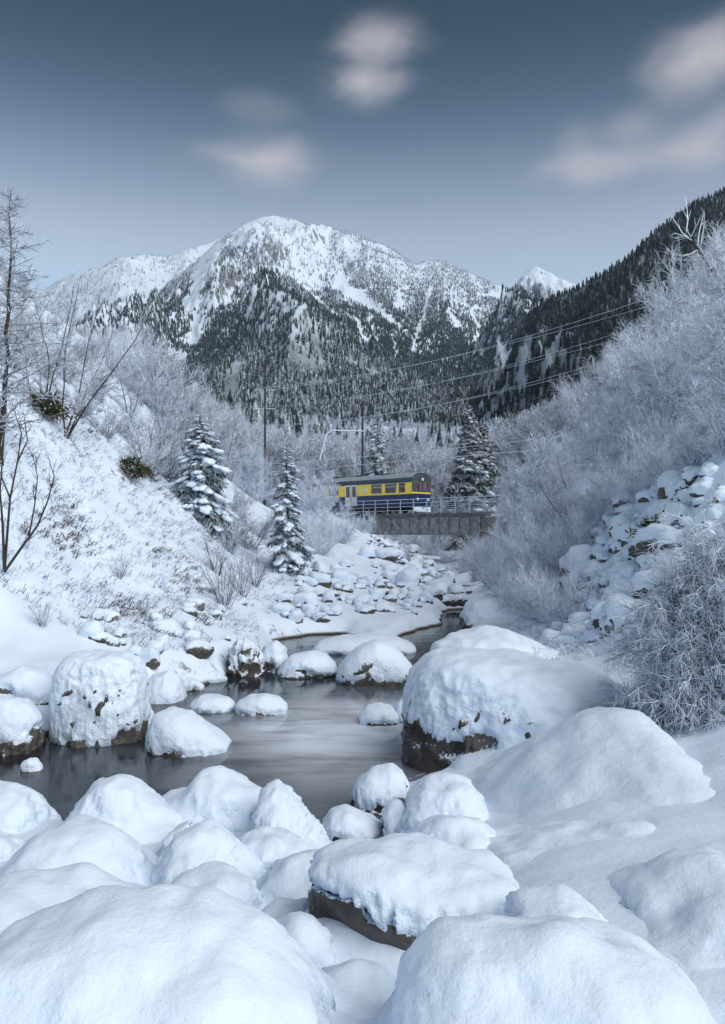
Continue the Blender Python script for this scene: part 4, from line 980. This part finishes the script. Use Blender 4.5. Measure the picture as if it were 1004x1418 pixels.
for (u, Y, h) in [(930,24,3.6),(1010,26,4.5),(800,27,3.2),(850,34,4.2),(960,38,5),(745,30,3.0),(890,30,4)]:
    put('bare_tree', bare_tree, u, Y, h, 5.0, DB_, 'tree', 'dark bare trees among the frosted trees')
SB = 'low white frosted shrub at the foot of the stone bank'
for (u, Y, h) in [(740,22.5,1.9),(765,20.5,2.0),(785,19,1.7),(720,26,2.2),(750,27,2.4),(700,30,2.4),(775,25,2.4),(690,38,2.6),(735,31,2.6),(810,23,1.8),(790,27,2.3)]:
    put('frosted_shrub', frost_shrubs, u, Y, h, 2.4, SB, 'shrub', 'frosted shrubs at the foot of the stone bank')
ST = 'frosted shrub on top of the stone bank'
for (u, Y, h) in [(890,21.5,1.8),(930,20,1.8),(965,19,1.7),(1000,18,1.9),(860,23,1.7),(840,25,2)]:
    put('frosted_shrub', frost_shrubs, u, Y, h, 2.4, ST, 'shrub', 'frosted shrubs on top of the stone bank')
SR = 'pale frosted shrub on the rubble slope by the bridge'
for (u, Y, h) in [(500,66,2.4),(470,54,2.4),(450,48,2.2),(455,56,2.6),(665,66,2.4),(685,58,2.4),(650,74,2),(430,42,2.0),(600,82,3),(640,86,3),(575,84,2.6),(440,38,1.8),(620,70,1.6),(508,70,1.8),(650,63,2.0),(672,60,2.2),(560,86,3.0),(545,90,3),(610,88,3)]:
    put('frosted_shrub', frost_shrubs, u, Y, h, 2.4, SR, 'shrub', 'frosted shrubs near the bridge')
# left hillside
GT = 'grey half frosted bare tree on the steep left bank hillside'.replace('left bank ', '')
for i in range(30):
    u = rnd.uniform(-40, 330); Y = rnd.uniform(31, 62)
    if u > 225 and Y < 40: Y += 14
    put('bare_tree', grey_trees, u, Y, rnd.uniform(2.6, 4.6), 5.6, GT, 'tree', 'grey bare trees on the hillside')
GS = 'grey twiggy shrub powdered with frost on the steep slope'
for (u, Y) in [(20,29),(60,27),(110,27.5),(150,28.5),(200,29),(230,31),(170,31),(90,30),(40,33),(255,33),(300,33),(320,30),(130,33),(215,35),(345,34),(280,36),(10,25.5),(330,40),(360,38)]:
    put('grey_shrub', grey_shrubs, u, Y, rnd.uniform(1.3, 2.4), 2.8, GS, 'shrub', 'grey shrubs on the steep slope')
DG = 'dark twiggy shrub growing in the gully below the bridge'
for (u, Y, h) in [(512,74,1.5),(530,66,1.3),(548,58,1.2),(566,53,1.1),(584,48,1.1),(600,44,1.0),(640,58,1.3),(655,50,1.4),(625,52,1.0)]:
    put('dark_shrub', grey_shrubs, u, Y, h, 2.8, DG, 'shrub', 'dark shrubs in the gully below the bridge')
WS = 'thin brown twiggy shrub at the foot of the snowy slope'
for (u, v, h) in [(312,838,1.9),(335,828,1.7),(300,800,1.5),(352,812,1.6),(165,800,.8),(60,870,.7)]:
    plant('twiggy_shrub', wand_shrub[rnd.randrange(3)], on_ray(u, v), WS, 'shrub', 'twiggy shrubs at the slope foot', None, h / 2.0)
plant('bare_tree', bare_tree[0], on_ray(88, 600), 'dark bare tree with spreading stems leaning from the slope crest', 'tree', None, -.1, 1.0)
plant('bare_tree', bare_tree[1], on_ray(55, 585), 'slender dark bare tree beside the spreading leaning one', 'tree', None, 2.2, .8)

# tall larches on the slope crest
def larch(seed, H):
    g = Grow(seed, [dict(n=1, tip=.2), dict(n=4, tip=.4, count=1), dict(n=1, count=11, len=.26, ang=(.5, 1.2), rad=.013, fall=.3, tip=.8)], .05, .10); r = g.r
    tr_ = []; n = 14; p = Vector((0, 0, -.3)); rad = .085
    for i in range(n):
        q = Vector((.35 * math.sin(i / n * 1.6) * .6 + r.gauss(0, .02), r.gauss(0, .02), -.3 + (H + .3) * (i + 1) / n))
        tr_.append((tuple(p), tuple(q), rad * (1 - i / n * .92), rad * (1 - (i + 1) / n * .92))); p = q
    g.seg[0] = tr_
    for k in range(96):
        t = .16 + .82 * (k / 96) ** .9; i = min(n - 1, int(t * n)); a, b = Vector(tr_[i][0]), Vector(tr_[i][1]); pp = a + (b - a) * (t * n - i)
        L = (2.0 * (1 - t) ** .75 + .15) * r.uniform(.6, 1.2); az = r.uniform(0, 6.28)
        g.branch(pp, Vector((math.cos(az), math.sin(az), r.uniform(-.15, .35))).normalized(), 1, L, .018 * (1 - .5 * t))
    return seg_mesh('larch_trunk', g.seg[0], 8, M['bark']), seg_mesh('larch_crown', g.seg[1] + g.seg[2], 3, M['frost_dark'])
lp = on_ray(2, 640); lp2 = on_ray(-40, 640)
Lr = larch(301, (640 - 258) / F * lp[1] * 1.0)
plant('larch_tree', Lr, lp, 'tall bare larch with a thin pointed top on the slope crest', 'tree', None, .5, 1.0)
plant('larch_tree', larch(305, (640 - 300) / F * lp2[1]), lp2, 'bushy bare larch beside the taller pointed one', 'tree', None, 2.0, 1.0)

# sapling with bent stems in the foreground of the slope, traced
def traced_sapling():
    base = on_ray(6, 790); Y = base[1]; Lc_ = np.array(base)
    def P_(u, v, dy=0): return Vector(px(u, v, Y + dy) - Lc_)
    stems = [[(6,792,0),(10,740,0),(14,690,.05),(24,640,.1),(30,600,.1),(20,570,.1)], [(6,792,0),(4,730,-.1),(0,680,-.1),(4,630,-.15),(-8,585,-.1)], [(6,792,0),(30,758,.1),(52,728,.2),(66,694,.25),(75,660,.3),(66,630,.3)],
             [(40,742,.15),(48,700,.1),(52,660,0),(44,625,0)], [(14,690,.05),(-6,640,.1),(-14,600,.1)], [(24,640,.1),(38,610,.2),(34,580,.2)]]
    g = Grow(77, [dict(n=1, tip=.6), dict(n=3, count=4, len=.35, ang=(.4, .8), rad=.008, fall=.3, up=.05), dict(n=1, count=2, len=.15, ang=(.4, .9), rad=.005, tip=.6)], .05, .12)
    for k, st in enumerate(stems):
        pts = [P_(*p) for p in st]; r0 = .03 if k < 3 else .018
        for i, (a, b) in enumerate(zip(pts[:-1], pts[1:])):
            q0, q1 = r0 * (1 - i / len(pts)), r0 * (1 - (i + 1) / len(pts)); g.seg[0].append((tuple(a), tuple(b), q0, q1))
            if i: 
                for _ in range(3): g.branch(a + (b - a) * g.r.random(), rot_about((b - a).normalized(), g.r.uniform(.4, .9), g.r.uniform(0, 6.28)), 1, g.r.uniform(.2, .5), .008)
    return (seg_mesh('sapling_trunk', g.seg[0], 7, M['bark']), seg_mesh('sapling_crown', g.seg[1] + g.seg[2], 3, M['bare_twig'])), base
sm, sb_ = traced_sapling()
plant('sapling', sm, sb_, 'dark leafless sapling with curved stems against the white slope', 'tree', None, 0.0)

# leaning snowy dead trunk above the right bank
def snag():
    Y = 21.0; a = np.array(at_uY(1045, Y)); g = Grow(88, [dict(n=1), dict(n=3, count=3, len=.8, ang=(.4, .9), rad=.02, fall=.3), dict(n=2, count=3, len=.35, ang=(.4, .9), rad=.011)], .05, .12)
    pts = [Vector(a) - Vector(a), Vector(px(1030, 440, Y) - a), Vector(px(985, 370, Y - .6) - a), Vector(px(962, 338, Y - .9) - a), Vector(px(942, 312, Y - 1.1) - a)]; rr = [.10, .075, .055, .04, .02]
    for i in range(4):
        g.seg[0].append((tuple(pts[i]), tuple(pts[i+1]), rr[i], rr[i+1]))
        for _ in range(4): g.branch(pts[i] + (pts[i+1] - pts[i]) * g.r.random(), rot_about((pts[i+1] - pts[i]).normalized(), g.r.uniform(.6, 1.1), g.r.uniform(0, 6.28)), 1, .9, .02)
    return (seg_mesh('snag_trunk', g.seg[0], 7, M['bark']), seg_mesh('snag_crown', g.seg[1] + g.seg[2], 3, M['frost_twig'])), a
sm, sa_ = snag(); plant('leaning_tree', sm, sa_, 'leaning dark trunk reaching above the frosted trees', 'tree', None, 0.0)

# conifers
def conifer(seed, H, Rb, snow_p, nbr, mats, needle=1.0):
    r = random.Random(seed); nr = np.random.RandomState(seed); NV = []; NF = []; SV = []; SF = []
    ph = (1 + 5 ** .5) / 2
    ico = np.array([(-1,ph,0),(1,ph,0),(-1,-ph,0),(1,-ph,0),(0,-1,ph),(0,1,ph),(0,-1,-ph),(0,1,-ph),(ph,0,-1),(ph,0,1),(-ph,0,-1),(-ph,0,1)], float); ico /= np.linalg.norm(ico[0])
    icf = [(0,11,5),(0,5,1),(0,1,7),(0,7,10),(0,10,11),(1,5,9),(5,11,4),(11,10,2),(10,7,6),(7,1,8),(3,9,4),(3,4,2),(3,2,6),(3,6,8),(3,8,9),(4,9,5),(2,4,11),(6,2,10),(8,6,7),(9,8,1)]
    ed = {}; vs = [tuple(v) for v in ico]; nf = []
    def midp(a, b):
        k_ = (min(a, b), max(a, b))
        if k_ not in ed:
            q = np.array(vs[a]) + np.array(vs[b]); vs.append(tuple(q / np.linalg.norm(q))); ed[k_] = len(vs) - 1
        return ed[k_]
    for a, b, c in icf:
        x, y, z = midp(a, b), midp(b, c), midp(c, a); nf += [(a, x, z), (b, y, x), (c, z, y), (x, y, z)]
    ico = np.array(vs); icf = nf
    segs = []; n = 10
    for i in range(n): segs.append(((0, 0, -.3 + (H + .3) * i / n), (0, 0, -.3 + (H + .3) * (i + 1) / n), .035 * H ** .8 * (1 - i / n) * .55 + .008, .035 * H ** .8 * (1 - (i + 1) / n) * .55 + .006))
    bs = []
    for k in range(nbr):
        t = .05 + .94 * (k / nbr) ** .85; az = k * 2.399 + r.uniform(-.5, .5); L = Rb * (1 - t) ** .72 * r.choice((.6, .8, .95, 1.0, 1.2)) * r.uniform(.85, 1.12) + .04 * Rb
        p = Vector((0, 0, t * H)); d = Vector((math.cos(az), math.sin(az), .30 * t + .0)); m = 6; pts = [p]
        for j in range(m):
            d.z -= (.13 + .10 * (1 - t)) * (1 if j < m - 2 else -.6); p = p + d.normalized() * (L / m); pts.append(p.copy())
        for a, b in zip(pts[:-1], pts[1:]): bs.append((tuple(a), tuple(b), .012, .008))
        side = Vector((-math.sin(az), math.cos(az), 0))
        for j in range(m):
            wdt = L * (.30 if j < m - 1 else .16) * (1 - .35 * abs(j - 2.5) / 2.5)
            for q in range(int(14 * needle)):
                c0 = pts[j] + (pts[j+1] - pts[j]) * r.random(); sg = r.choice((-1, 1)); dirv = (pts[j+1] - pts[j]).normalized()
                tip = c0 + side * (sg * wdt * r.uniform(.5, 1.15)) + dirv * (wdt * r.uniform(.2, .9)) + Vector((0, 0, -wdt * r.uniform(.15, 1.0)))
                wv = (dirv * .6 + Vector((0, 0, r.uniform(-.4, .4)))) * (wdt * .17)
                b = len(NV); NV += [tuple(c0 - wv), tuple(c0 + wv), tuple(tip + wv * .5), tuple(tip - wv * .5)]; NF.append((b, b+1, b+2, b+3))
            if j > 0 and r.random() < snow_p * (1.5 if math.sin(az * 2.0 + t * 17 + seed) + math.sin(az * 3 - t * 29) > -.2 else .35):
                c0 = pts[j] * .4 + pts[j+1] * .6 + Vector((0, 0, .03 * L)); w_ = L * r.uniform(.07, .21)
                for rep in range(2):
                    cc_ = c0 + side * r.uniform(-.22, .22) * L * (1 if rep else .3); b = len(SV)
                    dd = np.array((pts[j+1] - pts[j]).normalized()); sd_ = np.array(side); upv = np.cross(dd, sd_); upv *= np.sign(upv[2] + 1e-9)
                    ns_ = 1 + .55 * fbm(ico[:, 0] * 1.3 + nr.uniform(0, 50), ico[:, 1] * 1.3, ico[:, 2] * 1.3, 2)
                    for vv in ico * ns_[:, None]:
                        SV.append(tuple(np.array(cc_) + dd * vv[0] * w_ * 1.25 + sd_ * vv[1] * w_ * 1.0 + upv * vv[2] * w_ * .45))
                    SF += [tuple(b + i for i in f) for f in icf]
    trunk = seg_mesh('conifer_trunk', segs, 8, M['bark']); 
    return trunk, mesh_np('conifer_crown', NV, NF, mats), mesh_np('conifer_snow', SV, SF, M['snow_far'], True)
PT = ('trunk', 'crown', 'snow_load')
def place_con(meshes, loc, label, group='conifers along the stream', rz=0.0, sc=1.0): return plant('conifer_tree', meshes, loc, label, 'tree', group, rz, sc, PT)
place_con(conifer(401, 4.0, 1.45, .55, 130, M['needle']), at_uY(277, 30.5), 'bushy conifer with heavy snow pillows on the slope', rz=.4)
place_con(conifer(402, 5.0, 1.0, .5, 140, M['needle']), on_ray(397, 792), 'slim snow laden conifer above the stream rubble', rz=1.4)
c3_ = conifer(403, 14.5, 3.3, .09, 320, M['needle'], 1.7)
place_con(c3_, at_uY(650, 86), 'tall dark conifer standing behind the bridge railing')
place_con(c3_, at_uY(668, 88), 'second dark conifer pressed against the tall one behind the bridge', rz=2.0, sc=.88)
c4_ = conifer(404, 13.0, 2.2, .12, 170, M['needle_frost'], 1.2)
place_con(c4_, at_uY(523, 104), 'greyish conifer rising above the railcar roof', rz=.8, sc=1.12)
place_con(c4_, at_uY(580, 150), 'narrow dark conifer in the distance behind the mast', 'conifers in the wood behind the railway', 2.2, .85)
place_con(c4_, at_uY(592, 156), 'twin of the narrow distant conifer, slightly shorter', 'conifers in the wood behind the railway', 3.3, .75)

# evergreen shrubs with hanging leaves
def leafy(seed, n, size):
    r = random.Random(seed); V = []; Fc = []
    for i in range(n):
        a = r.uniform(0, 6.28); q = abs(r.gauss(0, .5)) * size; p = Vector((math.cos(a) * q, math.sin(a) * q, r.uniform(.1, 1) * size * (1.2 - .5 * q / size)))
        d = Vector((math.cos(a) * .6 + r.gauss(0, .3), math.sin(a) * .6 + r.gauss(0, .3), r.uniform(-1, .6))).normalized() * r.uniform(.14, .28); s_ = rot_about(d.normalized(), 1.57, r.uniform(0, 6.28)) * .022
        b = len(V); V += [tuple(p - s_ * .3), tuple(p + d * .5 - s_), tuple(p + d), tuple(p + d * .5 + s_)]; Fc.append((b, b+1, b+2, b+3))
    return mesh_np('evergreen_leaves', V, Fc, M['olive'])
def leafy_stem(size): 
    m = []
    for k in range(6):
        a = k * 1.05; m.append(((0, 0, -.2), (math.cos(a) * .4 * size, math.sin(a) * .4 * size, size * .9), .02, .008))
    return seg_mesh('evergreen_stems', m, 5, M['bark'])
plant('evergreen_shrub', (leafy_stem(.9), leafy(501, 1500, .62)), on_ray(62, 585), 'dark olive evergreen shrub hanging on the steep slope near bare trees', 'shrub', None, 0, 1.0, ('stems', 'leaves'))
plant('evergreen_shrub', (leafy_stem(.8), leafy(502, 1300, .55)), on_ray(182, 662), 'olive evergreen clump beside the heavy snow conifer', 'shrub', None, 0, 1.0, ('stems', 'leaves'))
plant('evergreen_shrub', (leafy_stem(.5), leafy(503, 700, .38)), on_ray(905, 740), 'small green leafy plant among the snowy stones', 'shrub', None, 0, 1.0, ('stems', 'leaves'))

# overhanging frosted bush on the near right bank
OVER = [dict(n=9, start=.15, tip=.35, up=-.13, jit=.10), dict(n=5, count=13, len=.75, ang=(.4, 1.0), rad=.013, start=.1, fall=.3, up=-.12), dict(n=2, count=9, len=.26, ang=(.4, 1.1), rad=.0105, fall=.3, up=-.08, tip=.7)]
M['frost_mid'] = m_twig('frosted_bush_twig', (.24, .285, .36), -1.0, .0, (.82, .90, 1.0), 1.0)  # twigs of the draped bush, bark slightly darker than on the frosted trees
ob = [tree_meshes('overhanging_bush', 601 + i, OVER, 24, 1.1, 2.5, (M['frost_mid'], M['frost_mid']), lean=(-.5, -.25), r0=.018) for i in range(2)]
OL = 'dense frosted bush draped over the near end of the stone bank'
def draped_bush(seed, pts, base, spec):
    """stems rooted all over a steep bank, arching out and hanging down"""
    g = Grow(seed, spec, -.12, .12)
    for p, nrm in pts:
        d = (Vector(nrm) * .9 + Vector((g.r.gauss(0, .25), g.r.gauss(0, .25), .45))).normalized()
        g.branch(Vector(p) - Vector(base), d, 0, g.r.uniform(.45, 1.0), .011)
    return seg_mesh('bush_stems', g.seg[0], 5, M['frost_mid']), seg_mesh('bush_twigs', g.seg[1] + g.seg[2], 3, M['frost_mid'])
bank = LB('steep dark earth bank hidden under the draped frosted bush', [(884,1075),(888,985),(900,905),(925,840),(960,790),(1000,745),(1060,715),(1130,700),(1250,720),(1300,1075)], 9.9, 1.0, zb=.0, thr=-.15, clump=2.2, rough=1.3, group=None)
bank['category'] = 'bank'; bank.name = 'earth_bank'
sm_ = [c for c in bank.children if c.name.startswith('rock')][0]; bl = Vector(bank.location)
cand = [(v.co + bl, v.normal.copy()) for v in sm_.data.vertices]
cand = [(p, (n if n.y < .3 else -n)) for p, n in cand if p.y < 10.1 and p.z > .35 and p.x < 4.9]
rr_ = random.Random(9)
DR = [dict(n=6, start=.1, tip=.4, up=-.16, jit=.10), dict(n=3, count=9, len=.34, ang=(.4, 1.0), rad=.009, start=.1, fall=.3, up=-.10), dict(n=2, count=5, len=.14, ang=(.4, 1.1), rad=.0085, fall=.3, up=-.06, tip=.7)]
for k in range(4):
    sel = [c for c in cand if k * .28 + 3.15 + .0 <= c[0].x - (c[0].z * .12) < k * .28 + 3.45 or rr_.random() < .08]
    sel = [rr_.choice(sel if sel else cand) for _ in range(150)]
    b0 = Vector((3.5 + k * .3, 9.2, .6))
    plant('draped_bush', draped_bush(620 + k, sel, b0, DR), b0, OL, 'bush', 'frosted bushes draped over the earth bank', 0.0, 1.0, ('stems', 'twigs'))
# dry grass and dead stalks poking through the snow of the left slope
def grass_patch(name, label, n_t, area, seed, mat, L0, L1, blades):
    r = np.random.RandomState(seed); cx = []; 
    U = r.uniform(area[0], area[1], n_t); Yq = r.uniform(area[2], area[3], n_t); X = (U - CU) / F * Yq
    dens = fbm(X * .5, Yq * .5, seed, 3); keep = dens > area[4]; X, Yq = X[keep], Yq[keep]; Z = ground_h(X, Yq)
    okz = (Z > .5) & (river_d(X, Yq) > .4); X, Yq, Z = X[okz], Yq[okz], Z[okz]
    e = .25; gx = (base_h(X + e, Yq) - base_h(X - e, Yq)) / (2 * e); gy = (base_h(X, Yq + e) - base_h(X, Yq - e)) / (2 * e)
    V = []; Fc = []
    for x, y, z, ax, ay in zip(X, Yq, Z, gx, gy):
        dn = np.array([-ax, -ay, 0.]); dn /= np.linalg.norm(dn) + 1e-6
        for k in range(blades):
            L = r.uniform(L0, L1); j = r.normal(0, .35, 3); b0 = np.array([x + r.normal(0, .06), y + r.normal(0, .06), z - .03])
            mid = b0 + np.array([0, 0, .45 * L]) + (dn * .3 + j * .3) * L; tip = mid + (dn * .6 + j * .5 + np.array([0, 0, -.25])) * L * .8
            sv = np.cross(tip - b0, r.normal(size=3)); sv *= .009 / (np.linalg.norm(sv) + 1e-6); b = len(V)
            V += [b0 - sv, b0 + sv, mid + sv * .8, mid - sv * .8, tip]; Fc += [(b, b+1, b+2, b+3), (b+3, b+2, b+4, b+4)]
    q = np.array(Fc); 
    tri = np.concatenate([q[:, [0, 1, 2]], q[q[:, 2] != q[:, 3]][:, [0, 2, 3]]])
    o = add(name, mesh_np(name, np.array(V), tri, mat)); return tag(o, label, 'grass', None, 'stuff')
M['grass'] = m_twig('dry_grass', (.085, .065, .045), .55, .95)
grass_patch('dry_grass', 'dry grass tufts bent down the snowy slope', 1800, (-60, 300, 17, 33, .30), 3, M['grass'], .08, .30, 9)
grass_patch('frosted_grass', 'frosted stalks and weeds on the snowy slope', 7500, (-60, 420, 16, 44, -.4), 4, M['frost_dark'], .08, .28, 5)
grass_patch('frosted_weeds', 'frosted weeds between the stones of the bank', 900, (700, 1010, 14, 34, -.2), 5, M['frost_twig'], .15, .45, 6)

# frosted deciduous wood filling the valley beyond the railway (one hazy mass)
FAR = [dict(n=4, start=.15, tip=.3, up=.05), dict(n=3, count=14, len=2.6, ang=(.5, 1.0), rad=.05, start=.1, fall=.5), dict(n=2, count=10, len=1.1, ang=(.5, 1.1), rad=.036, fall=.4, tip=.7)]
def far_tree(seed, mats):
    a, b = tree_meshes('wood_tree', seed, FAR, 3, .35, 6.5, mats, r0=.12)
    import bmesh
    bm = bmesh.new(); bm.from_mesh(a); bm.from_mesh(b); me = bpy.data.meshes.new('wood_tree'); bm.to_mesh(me); bm.free(); me.materials.append(mats[1]); return proto(me)
ft = [far_tree(700 + i, (M['frost_twig'], M['frost_twig'])) for i in range(3)]
fg = [far_tree(710 + i, (M['frost_dark'], M['frost_dark'])) for i in range(3)]
def valley_pts(n, seed, s0, s1, y0, y1, lo=-9):
    r = np.random.RandomState(seed); Y = np.exp(r.uniform(np.log(y0), np.log(y1), n)); s = r.uniform(s0, s1, n); X = s * Y
    k = fbm(X / 60, Y / 60, seed, 2) > lo; X, Y = X[k], Y[k]; Z = ground_h(X, Y)
    u = CU + F * X / Y; vt = HOR - F * (Z + 6.5 - CAMZ) / Y; sk = np.interp(u, [-200, 0, 60, 130, 220, 330, 420, 700, 800, 900, 1100], [300, 365, 425, 465, 500, 520, 520, 520, 470, 380, 280])
    k = vt > sk; X, Y, Z = X[k], Y[k], Z[k]
    return np.stack([X, Y, Z - .3], -1)
P = valley_pts(3600, 21, -.45, .47, 112, 1000)
gn_scatter('frosted_wood', P, np.random.RandomState(2).uniform(.8, 1.7, len(P)), ft, 1.0, 'white frosted wood filling the valley behind the railway', 31)
P = valley_pts(2600, 22, -.50, .47, 100, 1000, -.1)
gn_scatter('grey_wood', P, np.random.RandomState(3).uniform(.8, 1.7, len(P)), fg, 1.0, 'grey bare wood on the valley sides', 32)
P = valley_pts(900, 23, -.46, .40, 300, 1100, .0)
gn_scatter('valley_spruces', P, np.random.RandomState(4).uniform(9, 18, len(P)), protoA, 1.0, 'scattered dark spruces in the hazy valley wood', 33)
P = valley_pts(420, 24, -.62, -.28, 62, 130)
gn_scatter('hillside_scrub', P, np.random.RandomState(5).uniform(.4, .8, len(P)), fg, 1.0, 'grey scrub covering the upper hillside', 34)

# ------------------------------------------------------------------ haze
t = NT('haze_air'); t.n.remove(t.b)
pv = t.n.new('ShaderNodeVolumePrincipled'); pv.inputs['Color'].default_value = (.55, .75, 1.0, 1); pv.inputs['Density'].default_value = 5.5e-5; pv.inputs['Anisotropy'].default_value = 0.0
t.l.new(pv.outputs[0], t.n['Material Output'].inputs['Volume'])
hz = MB().box(-5000, 5000, -30, 7000, -700, 2050).build('haze', t.m)
tag(hz, None, None, None, 'stuff')
